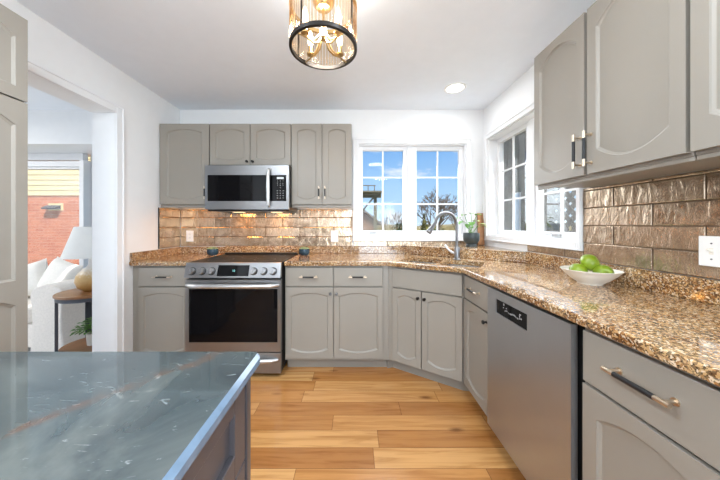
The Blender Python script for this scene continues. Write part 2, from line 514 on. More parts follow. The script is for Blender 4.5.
# ---- windows built in a local frame: local x along the wall, +y outwards, z up
def sash(parent, x0, x1, z0, z1, y, glassname='pane', fw=0.042):
    mb = MB()
    mb.box(x0, x0 + fw, y, y + 0.04, z0, z1); mb.box(x1 - fw, x1, y, y + 0.04, z0, z1)
    mb.box(x0 + fw, x1 - fw, y, y + 0.04, z0, z0 + fw); mb.box(x0 + fw, x1 - fw, y, y + 0.04, z1 - fw, z1)
    s = mb.build('sash', M['trim'], parent, bevel=0.004)
    gx0, gx1, gz0, gz1 = x0 + fw, x1 - fw, z0 + fw, z1 - fw
    mb = MB()
    xm = (gx0 + gx1) / 2
    mb.box(xm - 0.0075, xm + 0.0075, y + 0.012, y + 0.026, gz0, gz1)
    for k in (1, 2):
        zz = gz0 + (gz1 - gz0) * k / 3
        mb.box(gx0, gx1, y + 0.013, y + 0.025, zz - 0.0075, zz + 0.0075)
    mb.build('muntin', M['trim'], s)
    mb = MB(); mb.box(gx0, gx1, y + 0.028, y + 0.032, gz0, gz1)
    mb.build('pane', M['glass'], s)
    return s
def crank(parent, x, z, y, d=1):
    mb = MB()
    mb.box(x - 0.035, x + 0.035, y - 0.018, y, z - 0.010, z + 0.010)
    mb.tube([(x - 0.005, y - 0.018, z), (x + d * 0.02, y - 0.03, z + 0.012), (x + d * 0.06, y - 0.034, z + 0.004), (x + d * 0.10, y - 0.03, z + 0.008)], 0.0045, 8)
    mb.build('window_crank', M['crank'], parent, bevel=0.002)
def window(name, loc, rz, w, z0, z1, cas, rec, mull, cranks, cl=None, cr=None):
    r = bpy.data.objects.new(name, None); COL.objects.link(r)
    r.location = loc; r.rotation_euler = (0, 0, rz); structure(r)
    cl = cl or cas; cr = cr or cas
    mb = MB()
    p = 0.018
    mb.box(-cl, 0, -p, 0, z0 - cas, z1 + cas); mb.box(w, w + cr, -p, 0, z0 - cas, z1 + cas)
    mb.box(0, w, -p, 0, z1, z1 + cas); mb.box(0, w, -p, 0, z0 - cas, z0)
    q = p + 0.007; e = 0.013
    mb.box(-cl, -cl + e, -q, -p, z0 - cas, z1 + cas); mb.box(w + cr - e, w + cr, -q, -p, z0 - cas, z1 + cas)
    mb.box(-cl + e, w + cr - e, -q, -p, z1 + cas - e, z1 + cas); mb.box(-cl + e, w + cr - e, -q, -p, z0 - cas, z0 - cas + e)
    mb.build('window_casing', M['trim'], r, bevel=0.003)
    mb = MB()      # jamb lining and frame
    t = 0.012
    mb.box(0, t, 0, rec + 0.05, z0, z1); mb.box(w - t, w, 0, rec + 0.05, z0, z1)
    mb.box(t, w - t, 0, rec + 0.05, z1 - t, z1)
    xm = w * mull[0]
    mb.box(xm - mull[1] / 2, xm + mull[1] / 2, rec - 0.012, rec + 0.05, z0 + t, z1 - t)
    mb.build('window_frame', M['trim'], r, bevel=0.003)
    mb = MB(); mb.box(t, w - t, 0, rec + 0.05, z0, z0 + t)
    mb.build('window_sill', M['trim'], r, bevel=0.003)
    sash(r, t, xm - mull[1] / 2, z0 + t, z1 - t, rec)
    sash(r, xm + mull[1] / 2, w - t, z0 + t, z1 - t, rec)
    for cx, d in cranks: crank(r, cx, z0 + t + 0.02, rec, d)
    return r, xm
w1, xm1 = window('window_1', (BW[0], YB, 0), 0, BW[1] - BW[0], BW[2], BW[3], 0.052, 0.045, (0.49, 0.06), [(0.16, 1)])
mb = MB(); mb.box(xm1 - 0.012, xm1 + 0.012, 0.018, 0.034, 1.79, 1.90); mb.box(xm1 - 0.006, xm1 + 0.006, 0.010, 0.02, 1.83, 1.87)
mb.build('window_latch', M['plate'], w1, bevel=0.003)
# right window: local x runs towards the camera
window('window_2', (XR, RW[1], 0), R(-90), RW[1] - RW[0], RW[2], RW[3], 0.05, 0.085, (0.5, 0.07), [(0.80, -1)], cl=0.058, cr=0.036)

# ---- bay room beyond the doorway
XW = XL - WT
LY, LZ = 3.10, 2.59
mb = MB(); mb.box(-6, XW, -1.5, 3.75, -0.08, 0); structure(mb.build('floor_living', plain('pale_carpet', srgb(214, 212, 208), 0.95, vary=0.05)))
mb = MB(); mb.box(-6, XW, -1.5, LY + .1, LZ, LZ + .1); structure(mb.build('ceiling_living', M['ceiling']))
BZ = 2.186
mb = MB()
mb.box(-3.0, XW, LY, LY + 0.1, 0, LZ); mb.box(-6, -3.0, LY, LY + 0.1, BZ, LZ); mb.box(-6.1, -6, -1.5, LY + .1, 0, LZ)
mb.box(XW - 0.02, XW, YB + .16, LY, 0, LZ)
structure(mb.build('wall_living', M['wall']))
PA, PB = Vector((-3.0, LY)), Vector((-3.64, 3.49))
mb = MB()
mb.box(-6, -3.0, LY + .1, 3.7, BZ, BZ + 0.1)                                   # soffit
mb.box(-6, -3.64, 3.49, 3.56, 2.09, BZ)                                        # head, two steps
mb.box(-6, -3.64, 3.47, 3.54, 2.00, 2.075)
mb.box(-6, -3.64, 3.49, 3.60, 0.0, 0.55)
mb.box(-3.66, -3.60, 3.46, 3.60, 0.55, 2.09)                                   # corner post
structure(mb.build('trim_2', M['trim'], bevel=0.004))
d = (PB - PA); ang = math.atan2(d.y, d.x)
r3 = bpy.data.objects.new('window_3', None); COL.objects.link(r3); structure(r3)
r3.location = (PA.x, PA.y + .1, 0); r3.rotation_euler = (0, 0, ang)
L3 = d.length
mb = MB()
mb.box(0, L3, -0.06, 0, 2.00, BZ); mb.box(0, L3, -0.06, 0, 0, 0.55)
mb.box(0, 0.34, -0.06, 0, 0.55, 2.0); mb.box(L3 - 0.10, L3, -0.06, 0, 0.55, 2.0)
mb.build('window_frame', M['trim'], r3, bevel=0.004)
mb = MB(); mb.box(0.34, L3 - 0.10, -0.032, -0.028, 0.55, 2.0); mb.build('pane', M['glass'], r3)
r4 = bpy.data.objects.new('window_4', None); COL.objects.link(r4); structure(r4)
mb = MB(); mb.box(-5.2, -3.66, 3.50, 3.54, 1.975, 2.00); mb.box(-5.2, -5.14, 3.50, 3.54, .55, 1.975); mb.box(-5.2, -3.66, 3.50, 3.54, .55, .60)
mb.build('window_frame', M['trim'], r4, bevel=0.003)
mb = MB(); mb.box(-5.14, -3.66, 3.518, 3.522, 0.60, 1.975); mb.build('pane', M['glass'], r4)

# ------------------------------------------------------------------ cabinet doors, drawers, pulls  (local: front faces -y)
def panel_loop(x0, x1, z0, z1, rt, rb, n=13):
    """closed outline with a bulging top (rise rt) and bottom (rise rb); corners of the bulge stay inside z0..z1"""
    xm, h = (x0 + x1) / 2, (x1 - x0) / 2
    arc = lambda x: max(0.0, 1 - ((x - xm) / h) ** 2)
    pts = []
    for i in range(n):
        x = x0 + (x1 - x0) * i / (n - 1)
        pts.append((x, z0 + rb * (1 - arc(x))))
    for i in range(n):
        x = x1 - (x1 - x0) * i / (n - 1)
        pts.append((x, z1 - rt * (1 - arc(x))))
    return pts
def inset_loop(x0, x1, z0, z1, rt, rb, i): return panel_loop(x0 + i, x1 - i, z0 + i, z1 - i, rt, rb)
def panels_door(name, parent, x0, x1, z0, z1, y, panels, mat, th=0.02, rev=0.004):
    """slab door, front at y; panels = [(px0,px1,pz0,pz1,rt,rb)], stacked from bottom to top in their own bands"""
    mb = MB()
    bands = [z0] + [(panels[i][3] + panels[i + 1][2]) / 2 for i in range(len(panels) - 1)] + [z1]
    n = 13
    for k, (a, b, c, d, rt, rb) in enumerate(panels):
        lo, hi = bands[k], bands[k + 1]
        o = [(x0 + (x1 - x0) * i / (n - 1), lo) for i in range(n)] + [(x1 - (x1 - x0) * i / (n - 1), hi) for i in range(n)]
        p3 = lambda pts, yy: [(px, yy, pz) for px, pz in pts]
        mb.loops([p3(o, y), p3(inset_loop(a, b, c, d, rt, rb, 0), y), p3(inset_loop(a, b, c, d, rt, rb, 0.002), y + 0.005),
                  p3(inset_loop(a, b, c, d, rt, rb, 0.009), y + 0.010)], cap0=False, cap1=True)
    # rim and back
    mb.add([(x0, y, z0), (x1, y, z0), (x1, y, z1), (x0, y, z1), (x0, y + th, z0), (x1, y + th, z0), (x1, y + th, z1), (x0, y + th, z1)],
           [(0, 1, 5, 4), (1, 2, 6, 5), (2, 3, 7, 6), (3, 0, 4, 7), (4, 5, 6, 7)])
    o = mb.build(name, mat, parent, sharp=8, recalc=False)
    bm = bmesh.new(); bm.from_mesh(o.data)
    bmesh.ops.remove_doubles(bm, verts=bm.verts, dist=1e-5)
    bmesh.ops.recalc_face_normals(bm, faces=bm.faces)
    bm.to_mesh(o.data); bm.free()
    o.data.set_sharp_from_angle(angle=R(8))
    return o
def arch_door(parent, x0, x1, z0, z1, y, stile=0.042, top=0.045, bot=0.042, rt=0.028, rb=0.03):
    return panels_door('door', parent, x0, x1, z0, z1, y, [(x0 + stile, x1 - stile, z0 + bot, z1 - top, rt, rb)], M['cab'])
def slab(name, parent, x0, x1, z0, z1, y, mat=None, th=0.02):
    mb = MB(); mb.box(x0, x1, y, y + th, z0, z1)
    return mb.build(name, mat or M['cab'], parent, bevel=0.003)
def bar_pull(parent, x, z, y, length, vertical=True, r=0.0055, off=0.03):
    """bar with metal ends, black sleeve and two posts"""
    mb = MB()
    ax = Vector((0, 0, 1)) if vertical else Vector((1, 0, 0))
    c = Vector((x, y - off, z)); h = length / 2
    mb.mi = 0
    mb.cyl(c - ax * h, c + ax * h, r, 12)
    for sg in (-1, 1):
        q = c + ax * (sg * h * 0.80)
        mb.cyl(q, (q.x, y, q.z), r * 0.8, 10)
        mb.cyl((q.x, y - 0.003, q.z), (q.x, y, q.z), r * 1.5, 12)
    mb.mi = 1
    mb.cyl(c - ax * h * 0.60, c + ax * h * 0.60, r * 1.18, 12)
    o = mb.build('handle', [M['champ'], M['black']], parent)
    o['label'] = 'bar pull with black grip and champagne metal ends'
    return o
def knob(parent, x, z, y, mat=None):
    mb = MB()
    Mx = Matrix(((1, 0, 0), (0, 0, -1), (0, 1, 0)))     # local z -> -y
    mb.lathe([(0.009, 0), (0.006, 0.004), (0.005, 0.012), (0.011, 0.016), (0.0125, 0.021), (0.010, 0.026), (0.0, 0.0275)], (x, y, z), 16, Mx)
    return mb.build('knob', mat or M['bronze'], parent)

def base_carcass(parent, x0, x1, y0, y1, z0=0.10, z1=0.884, toe=0.075, name='cabinet_body'):
    mb = MB()
    mb.box(x0, x1, y0, y1, z0, z1)
    mb.box(x0 + .002, x1 - .002, y0 + toe, y1, 0, z0)
    return mb.build(name, M['cab'], parent)

# ---- left base cabinet (facing -Y)
FY = 2.14
zt, zd, zu, zb = 0.868, 0.716, 0.706, 0.122
c = thing('base_cabinet', 'narrow greige base cabinet between the white wall and the range, partly behind the island', 'base cabinet', (0, FY, 0))
base_carcass(c, XL + 0.003, -1.354, 0.02, 0.608)
dr = slab('drawer', c, -1.775, -1.362, zd, zt, 0); bar_pull(dr, -1.565, 0.795, 0, 0.15, False)
arch_door(c, -1.775, -1.362, zb, zu, 0)
# ---- two drawer base cabinet right of the range
c = thing('base_cabinet', 'two-door greige base cabinet with two drawers right of the range', 'base cabinet', (0, FY, 0))
base_carcass(c, -0.572, 0.284, 0.02, 0.608)
for k, (a, b) in enumerate(((-0.562, -0.172), (-0.165, 0.236))):
    dr = slab('drawer', c, a, b, zd, zt, 0); bar_pull(dr, (a + b) / 2 - 0.005, 0.795, 0, 0.15, False)
    do = arch_door(c, a, b, zb, zu, 0); knob(do, b - 0.022 if k == 0 else a + 0.022, 0.655, 0, M['nickel'])
# ---- diagonal sink cabinet
P0, P1 = Vector((0.305, 2.135)), Vector((0.77, 1.826))
dv = P1 - P0; DA = math.atan2(dv.y, dv.x); DL = dv.length
c = thing('sink_cabinet', 'angled greige corner cabinet under the sink with two arched doors', 'base cabinet', (P0.x, P0.y, 0), DA)
inv = Matrix.Rotation(-DA, 2)
def loc2(x, y):
    q = inv @ (Vector((x, y)) - P0); return (q.x, q.y)
mb = MB()
poly = [(0.0, 0.02), (DL, 0.02), loc2(1.36, P1.y + .016), loc2(1.36, 2.74), loc2(0.2855, 2.74), loc2(.2855, 2.162)]
mb.prism(poly, 0.10, 0.69); mb.prism([(0.0, 0.02), (DL, 0.02), (DL, 0.045), (0.02, 0.07), loc2(.2855, 2.21), loc2(.2855, 2.162)], 0.69, 0.884)
poly2 = [(-0.03, 0.095), (DL - 0.02, 0.095), loc2(1.36, P1.y + .02), loc2(1.36, 2.74), loc2(0.2855, 2.74), loc2(.2855, 2.2155)]
mb.prism(poly2, 0.0, 0.10)
mb.build('cabinet_body', M['cab'], c)
zdo = 0.113
slab('drawer', c, 0.012, DL - 0.010, 0.716, zt, 0)
mid = DL * 0.455
do = arch_door(c, 0.012, mid - 0.004, zdo, 0.706, 0, stile=0.04); knob(do, mid - 0.026, 0.655, 0, M['bronze'])
do = arch_door(c, mid + 0.004, DL - 0.010, zdo, 0.706, 0, stile=0.04); knob(do, mid + 0.026, 0.655, 0, M['bronze'])
# ---- right run (facing -X): local x runs towards the camera, origin at Y=1.826
FX = 0.77
def right_thing(name, label, cat): return thing(name, label, cat, (FX, 1.826, 0), R(-90))
c = right_thing('base_cabinet', 'slim greige base cabinet squeezed between the sink cabinet and the dishwasher', 'base cabinet')
base_carcass(c, 0.004, 0.342, 0.02, 0.59)
dr = slab('drawer', c, 0.012, 0.337, 0.716, zt, 0); bar_pull(dr, 0.17, 0.80, 0, 0.15, False)
do = arch_door(c, 0.012, 0.337, zdo, 0.706, 0, stile=0.045); knob(do, 0.315, 0.655, 0, M['bronze'])
c = right_thing('base_cabinet', 'wide greige base cabinet right of the dishwasher with one long drawer', 'base cabinet')
base_carcass(c, 0.938, 1.72, 0.02, 0.59)
dr = slab('drawer', c, 0.950, 1.71, 0.70, zt, 0); bar_pull(dr, 1.138, 0.797, 0, 0.165, False, 0.0062, 0.034)
arch_door(c, 0.950, 1.328, zdo, 0.69, 0, stile=0.05, top=0.045, rt=0.045, rb=0.04)
arch_door(c, 1.334, 1.71, zdo, 0.69, 0, stile=0.05, top=0.045, rt=0.045, rb=0.04)

# ---- dishwasher
c = right_thing('dishwasher', 'stainless steel dishwasher with black control window under the granite worktop', 'dishwasher')
mb = MB(); mb.box(0.352, 0.932, 0.03, 0.58, 0.08, 0.878); mb.box(0.36, 0.92, 0.10, 0.58, 0.0, 0.08); mb.build('tub', M['gap'], c)
X0, X1 = 0.350, 0.917
hx0, hx1, hz0, hz1 = 0.350 + 0.085, 0.350 + 0.337, 0.753, 0.828
mb = MB()
y0, y1 = -0.012, 0.012
for a, b, c0, c1 in ((X0, hx0, 0.098, 0.872), (hx1, X1, 0.098, 0.872), (hx0, hx1, 0.098, hz0), (hx0, hx1, hz1, 0.872)): mb.box(a, b, y0, y1, c0, c1)
do = mb.build('door', M['dwsteel'], c)
mb = MB(); mb.box(hx0, hx1, y0 + 0.006, y0 + 0.02, hz0, hz1); pn = mb.build('control_panel', M['bglass'], c)
mb = MB()
rr = random.Random(3)
for i in range(15):
    xx = hx0 + 0.075 + i * 0.009
    zz = hz0 + 0.030 + 0.003 * math.sin(i)
    hh = rr.uniform(0.003, 0.008)
    mb.box(xx, xx + rr.uniform(0.002, 0.006), y0 + 0.005, y0 + 0.0062, zz, zz + hh)
for (xx, zz, w_, h_) in ((0.062, 0.056, 0.008, 0.01), (0.085, 0.046, 0.006, 0.004), (0.19, 0.052, 0.012, 0.004), (0.06, 0.043, 0.005, 0.004), (0.19, 0.040, 0.004, 0.010)):
    mb.box(hx0 + xx, hx0 + xx + w_, y0 + 0.005, y0 + 0.0062, hz0 + zz, hz0 + zz + h_)
mb.build('panel_markings', M['print'], pn)
mb = MB(); mb.box(X0 + .01, X1 - .01, 0.07, 0.09, 0.0, 0.095); mb.build('toe_kick', M['gap'], c)

# ---- worktops
WZ0, WZ1 = 0.885, 0.92
def bool_cut(o, cutters):
    for cu in cutters:
        md = o.modifiers.new('cut', 'BOOLEAN'); md.operation = 'DIFFERENCE'; md.object = cu; md.solver = 'EXACT'
    bpy.context.view_layer.update()
    dg = bpy.context.evaluated_depsgraph_get()
    me = bpy.data.meshes.new_from_object(o.evaluated_get(dg))
    o.modifiers.clear(); o.data = me
    for cu in cutters: bpy.data.objects.remove(cu)
U, V = Vector((math.cos(DA), math.sin(DA))), Vector((-math.sin(DA), math.cos(DA)))
E0 = Vector((0.28, 2.12))
def dg(t, n): return E0 + U * t + V * n
def rrect(t0, t1, n0, n1, r, k=5):
    pts = []
    for (cx, cy, a0) in ((t1 - r, n1 - r, 0), (t0 + r, n1 - r, 90), (t0 + r, n0 + r, 180), (t1 - r, n0 + r, 270)):
        for i in range(k + 1):
            a = R(a0 + 90 * i / k); pts.append(dg(cx + r * math.cos(a), cy + r * math.sin(a)))
    return [(p.x, p.y) for p in pts]
BOWL = [(0.045, 0.345, 0.075, 0.40), (0.375, 0.665, 0.075, 0.40)]
wt = thing('worktop', 'golden speckled granite worktop running from the range round the sink to the right', 'worktop')
mb = MB()
mb.prism([(-0.573, 2.117), (0.275, 2.117), (0.75, 1.80), (0.75, 0.12), (XR - .001, 0.12), (XR - .001, YB - .001), (-0.573, YB - .001)], WZ0, WZ1)
top = mb.build('slab', M['granite'], wt, bevel=0.007, seg=3)
cs = []
for b in BOWL:
    mb = MB(); mb.prism(rrect(*b, 0.05), WZ0 - 0.05, WZ1 + 0.05); cs.append(mb.build('cutter', M['granite']))
bool_cut(top, cs)
for p in top.data.polygons: p.use_smooth = False
mb = MB()
mb.box(-1.352, 0.56, YB - 0.021, YB - .001, WZ1, 0.995)
mb.build('back_upstand', M['granite'], wt, bevel=0.003)
mb = MB(); mb.box(XR - 0.021, XR - .001, 0.12, 2.05, WZ1, 1.012)
mb.build('side_upstand', M['granite'], wt, bevel=0.003)
mb = MB()
LA, LB = (0.536, YB - .001), (XR - .001, 2.03)
mb.prism([LA, (LA[0], 2.705), (XR - .001, 2.03), (XR - .001, YB - .001)], WZ1, 1.008)
mb.build('raised_ledge', M['granite'], wt, bevel=0.005)
wl = thing('worktop', 'short golden granite worktop left of the range', 'worktop')
mb = MB(); mb.box(XL + .001, -1.353, 2.122, YB - .001, WZ0, WZ1); mb.build('slab', M['granite'], wl, bevel=0.007, seg=3)
mb = MB(); mb.box(XL + .022, -1.353, YB - 0.021, YB - .001, WZ1, 0.992); mb.build('back_upstand', M['granite'], wl, bevel=0.003)
mb = MB(); mb.box(XL + .001, XL + 0.021, 2.13, YB - .001, WZ1, 0.992); mb.build('side_upstand', M['granite'], wl, bevel=0.003)

# ---- sink and faucet
sk = thing('sink', 'double-bowl stainless undermount sink set in the corner worktop', 'sink', (dg(0.355, 0.24).x, dg(0.355, 0.24).y, WZ0 - 0.18))
for b in BOWL:
    o_ = Vector(sk.location)
    mb = MB()
    lp = lambda g, z: [(x - o_.x, y - o_.y, z - o_.z) for x, y in rrect(b[0] - g, b[1] + g, b[2] - g, b[3] + g, 0.05)]
    mb.loops([lp(0.012, WZ0 - 0.002), lp(0.002, WZ0 - 0.002), lp(-0.004, WZ0 - 0.15), lp(-0.03, WZ0 - 0.172)], cap0=False, cap1=True)
    bo = mb.build('bowl', M['steelsink'], sk, recalc=False)
    cx = dg((b[0] + b[1]) / 2, (b[2] + b[3]) / 2)
    mb = MB(); mb.lathe([(0.0, 0.003), (0.038, 0.003), (0.042, 0.0), (0.0, -0.002)], (cx.x - o_.x, cx.y - o_.y, WZ0 - 0.171 - o_.z), 20)
    mb.build('drain', M['chrome'], bo)
fp = dg(0.435, 0.455)
fa = thing('faucet', 'brushed metal gooseneck faucet with pull-down head behind the sink', 'faucet', (fp.x, fp.y, WZ1))
mb = MB(); mb.lathe([(0.0, 0), (0.030, 0), (0.030, 0.006), (0.024, 0.012), (0.024, 0.10), (0.019, 0.11), (0.0, 0.11)], seg=24); mb.build('base', M['nickel'], fa)
sd = Vector((-0.95, -0.32, 0)).normalized()      # spout swings over the left bowl
pts = [Vector((0, 0, 0.10)), Vector((0, 0, 0.20)), Vector((0, 0, 0.295))]
rad = 0.112
for i in range(1, 15):
    a = math.pi * i / 14 * 0.93
    pts.append(Vector((0, 0, 0.295)) + sd * (rad * (1 - math.cos(a))) + Vector((0, 0, rad * math.sin(a))))
mb = MB(); mb.tube(pts, 0.0125, 14); mb.build('neck', M['nickel'], fa)
e = pts[-1]; dd = (pts[-1] - pts[-2]).normalized()
dd = (dd + sd * 0.45).normalized()
mb = MB(); mb.tube([e - dd * 0.01, e + dd * 0.02, e + dd * 0.07, e + dd * 0.10, e + dd * 0.105], [0.0135, 0.0145, 0.018, 0.024, 0.022], 16); mb.build('spray_head', M['nickel'], fa)
mb = MB()
hx = Vector((-0.75, 0.25, 0))
mb.tube([hx * 0.02 + Vector((0, 0, .055)), hx * 0.05 + Vector((0, 0, .06)), hx * 0.09 + Vector((0, 0, .085)), hx * 0.125 + Vector((0, 0, .125))], [0.012, 0.011, 0.007, 0.009], 12)
mb.build('lever', M['chrome'], fa)

# ------------------------------------------------------------------ upper cabinets (back wall)
UY, UZ0, UZ1 = 2.45, 1.413, 2.177
def upper(label, x0, x1, z0, doors, hand, knobs=None, rt=0.03, rb=0.03, stile=0.068, rail=True):
    c = thing('upper_cabinet', label, 'wall cabinet', (0, UY, 0))
    mb = MB(); mb.box(x0, x1, 0.021, YB - UY - .001, z0, UZ1)
    if rail: mb.box(x0, x1, 0.025, 0.045, z0 - 0.028, z0)
    mb.build('cabinet_body', M['cab'], c, bevel=0.002)
    if rail:
        ml = MB(); ml.box(x0 + 0.05, x1 - 0.05, 0.20, 0.22, z0 - 0.006, z0 - .0005); ml.build('led_strip', M['undercab'], c)
        light('led_strip_light', 'AREA', ((x0 + x1) / 2, UY + 0.21, z0 - 0.012), 0.6, (1, 0.42, 0.08), (0, 0, 0), x1 - x0 - 0.1, 0.03)
    for i, (a, b) in enumerate(doors):
        do = arch_door(c, a, b, z0 + 0.002, UZ1 - 0.003, 0, stile=stile, top=0.048, bot=0.045, rt=rt, rb=rb)
        if hand[i] is not None: bar_pull(do, hand[i], z0 + 0.11, 0, 0.12, True, 0.005)
        if knobs: knob(do, knobs[i], z0 + 0.035, 0, M['bronze'])
    return c
upper('single-door greige wall cabinet beside the left wall, left of the microwave', XL + .002, -1.364, UZ0, [(-1.832, -1.368)], [-1.395])
upper('short two-door greige wall cabinet directly above the microwave', -1.361, -0.595, 1.782, [(-1.357, -0.982), (-0.976, -0.598)], [None, None], [-1.006, -0.952], rt=0.03, rb=0.02, stile=0.052, rail=False)
upper('tall narrow two-door greige wall cabinet between microwave and back window', -0.592, -0.022, UZ0, [(-0.588, -0.304), (-0.298, -0.026)], [-0.330, -0.272], rt=0.03, rb=0.03, stile=0.052)
# ---- upper cabinets (right wall), local x towards camera, origin Y=1.503
UX = 1.04
def upper_right(label, x0, x1, doors, hand):
    c = thing('upper_cabinet', label, 'wall cabinet', (UX, 1.503, 0), R(-90))
    z0, z1 = 1.447, 2.185
    mb = MB(); mb.box(x0, x1, 0.021, XR - UX - .001, z0 - 0.012, z1)
    mb.box(x0, x1, 0.024, 0.042, z0 - 0.026, z0 - 0.012)
    mb.build('cabinet_body', M['cab'], c, bevel=0.002)
    for i, (a, b) in enumerate(doors):
        do = arch_door(c, a, b, z0, z1 - 0.003, 0, stile=0.042, top=0.045, bot=0.045, rt=0.06, rb=0.055)
        if hand[i] is not None: bar_pull(do, hand[i], 1.556, 0, 0.155, True, 0.0055, 0.032)
upper_right('two-door greige wall cabinet with arched panels right of the corner window', 0.0, 0.692, [(0.002, 0.326), (0.342, 0.687)], [0.308, 0.362])
upper_right('greige wall cabinet cut by the right picture edge above the light switch', 0.695, 1.05, [(0.699, 1.046)], [None])

# ---- tall pantry cabinet on the left (facing +X)
PX = -1.532
c = thing('pantry_cabinet', 'tall greige pantry cabinet beside the doorway at the left picture edge', 'pantry cabinet', (PX, 0.76, 0), R(90))
mb = MB(); mb.box(0, 0.4635, 0.021, PX - XL - .001, 0.10, 2.183); mb.box(0, 0.4635, 0.08, PX - XL - .001, 0, 0.10); mb.build('cabinet_body', M['cab'], c, bevel=0.002)
panels_door('door', c, 0.004, 0.461, 0.115, 1.788, 0, [(0.055, 0.418, 0.165, 0.915, 0.06, 0.0), (0.055, 0.418, 0.968, 1.735, 0.06, 0.0)], M['cab'])
panels_door('door', c, 0.004, 0.461, 1.796, 2.180, 0, [(0.055, 0.418, 1.85, 2.135, 0.06, 0.0)], M['cab'])

# ------------------------------------------------------------------ tile backsplash: each tile a shallow tilted block in one mesh per wall
def tiles(x0, x1, z0, rows, rh, tl, zmax, seedv, name, parent, holes=()):
    """local x along wall, front -y"""
    rr = random.Random(seedv)
    mb = MB()
    g = 0.0022
    for r in range(rows):
        za, zb_ = z0 + r * rh + g, min(z0 + (r + 1) * rh - g, zmax)
        if zb_ - za < 0.01: continue
        x = x0 - tl * (0.5 if r % 2 else 0.0)
        while x < x1:
            a, b = max(x + g, x0), min(x + tl - g, x1)
            x += tl
            if b - a < 0.01: continue
            t = [0.007 + rr.uniform(-0.0012, 0.0012) for _ in range(4)]
            e = 0.003
            vs = [(a, 0, za), (b, 0, za), (b, 0, zb_), (a, 0, zb_),
                  (a, -t[0] + .002, za), (b, -t[1] + .002, za), (b, -t[2] + .002, zb_), (a, -t[3] + .002, zb_),
                  (a + e, -t[0], za + e), (b - e, -t[1], za + e), (b - e, -t[2], zb_ - e), (a + e, -t[3], zb_ - e)]
            mb.add(vs, [(0, 1, 5, 4), (1, 2, 6, 5), (2, 3, 7, 6), (3, 0, 4, 7), (4, 5, 9, 8), (5, 6, 10, 9), (6, 7, 11, 10), (7, 4, 8, 11), (8, 9, 10, 11)])
    o = mb.build(name, M['tile'], parent, sharp=6)
    mb = MB(); mb.box(x0, x1, -0.0035, -0.0002, z0, zmax); mb.build('grout', M['grout'], o)
    return o
bs = thing('tile_backsplash', 'glossy bronze tile backsplash behind the range on the back wall', 'backsplash', (0, YB, 0))
tiles(XL + .009, -0.015, 0.9955, 5, 0.1005, 0.36, 1.384, 5, 'tile_field', bs)
bsr = thing('tile_backsplash', 'short bronze tile return on the left wall beside the left outlet', 'backsplash', (0, YB, 0))
st = tiles(0, 0.295, 0.9955, 5, 0.1005, 0.36, 1.384, 6, 'tile_field', bsr)
st.rotation_euler = (0, 0, R(90)); st.location = (XL, -0.303, 0)
mb = MB(); mb.box(XL, XL + 0.010, -0.310, -0.304, 0.995, 1.384); mb.build('edge_trim', M['black'], bsr)
tiles(-0.005, BW[1] + 0.18, 0.9955, 1, 0.1005, 0.36, 1.049, 8, 'tile_strip', bs)
bs2 = thing('tile_backsplash', 'pearly bronze tile backsplash under the right wall cabinets', 'backsplash', (XR, RW[0] - 0.038, 0), R(-90))
t2 = tiles(0.0, 1.45, 1.013, 5, 0.1015, 0.36, 1.434, 11, 'tile_field', bs2)
tiles(-0.50, -0.002, 1.0135, 1, 0.1015, 0.36, 1.063, 13, 'tile_strip', bs2)
mb = MB()

# ------------------------------------------------------------------ microwave
mw = thing('microwave', 'stainless over-the-range microwave with black glass door', 'microwave', (0, 2.351, 0))
mx0, mx1, mz0, mz1 = -1.347, -0.590, 1.362, 1.760
mb = MB(); mb.box(mx0 + .004, mx1 - .004, 0.03, YB - 2.351 - .009, mz0 - 0.012, mz1 + 0.012); mb.build('body', M['black'], mw, bevel=0.004)
mb = MB()
gx0, gx1, gz0, gz1 = mx0 + 0.022, -0.612, 1.436, 1.672
for a, b, c0, c1 in ((mx0, gx0, mz0, mz1), (gx1, mx1, mz0, mz1), (gx0, gx1, mz0, gz0), (gx0, gx1, gz1, mz1)): mb.box(a, b, 0, 0.03, c0, c1)
do = mb.build('door', M['steel'], mw)
mb = MB(); mb.box(gx0, -0.750, 0.004, 0.02, gz0, gz1); gl = mb.build('door_glass', M['bglass'], do)
mb = MB()
pts = [(-0.764, -0.004, 1.385), (-0.763, -0.035, 1.40), (-0.763, -0.046, 1.46), (-0.763, -0.05, 1.55), (-0.763, -0.046, 1.65), (-0.763, -0.035, 1.71), (-0.764, -0.004, 1.725)]
mb.tube(pts, [0.012, 0.014, 0.0155, 0.016, 0.0155, 0.014, 0.012], 14); mb.build('handle', M['chrome'], do)
mb = MB(); mb.box(-0.748, gx1, 0.003, 0.02, gz0, gz1); cp = mb.build('control_panel', M['bglass'], mw)
mb = MB(); mb.box(-0.698, -0.636, 0.002, 0.0032, 1.636, 1.654); mb.build('display', M['greylcd'], cp)
for i, row in enumerate(('1 2 3', '4 5 6', '7 8 9', '0', )):
    for j, ch in enumerate(row.split()):
        xx = -0.692 + j * 0.025 if len(row) > 1 else -0.667
        text_part('keypad_digit', ch, M['print'], cp, (xx, 0.002, 1.618 - i * 0.02), (R(90), 0, 0), 0.013)
mb = MB()
for i in range(4):
    for j in range(3):
        mb.box(-0.698 + j * 0.026, -0.688 + j * 0.026, 0.002, 0.0032, 1.528 - i * 0.022, 1.532 - i * 0.022)
mb.build('keypad_marks', M['print'], cp)
mb = MB(); mb.box(mx0 + .05, mx1 - .05, 0.05, 0.11, mz0 - 0.016, mz0 - 0.012); mb.build('grease_filter', M['nickel'], mw)
for xx in (-1.16, -0.78):
    mb = MB(); mb.box(xx - .05, xx + .05, 0.24, 0.31, mz0 - 0.016, mz0 - 0.0121); mb.build('hood_lamp', M['undercab'], mw)
    light('hood_lamp_light', 'AREA', (xx, 2.351 + .27, mz0 - .022), 1.5, (1, 0.44, 0.10), (0, 0, 0), 0.1, 0.07)

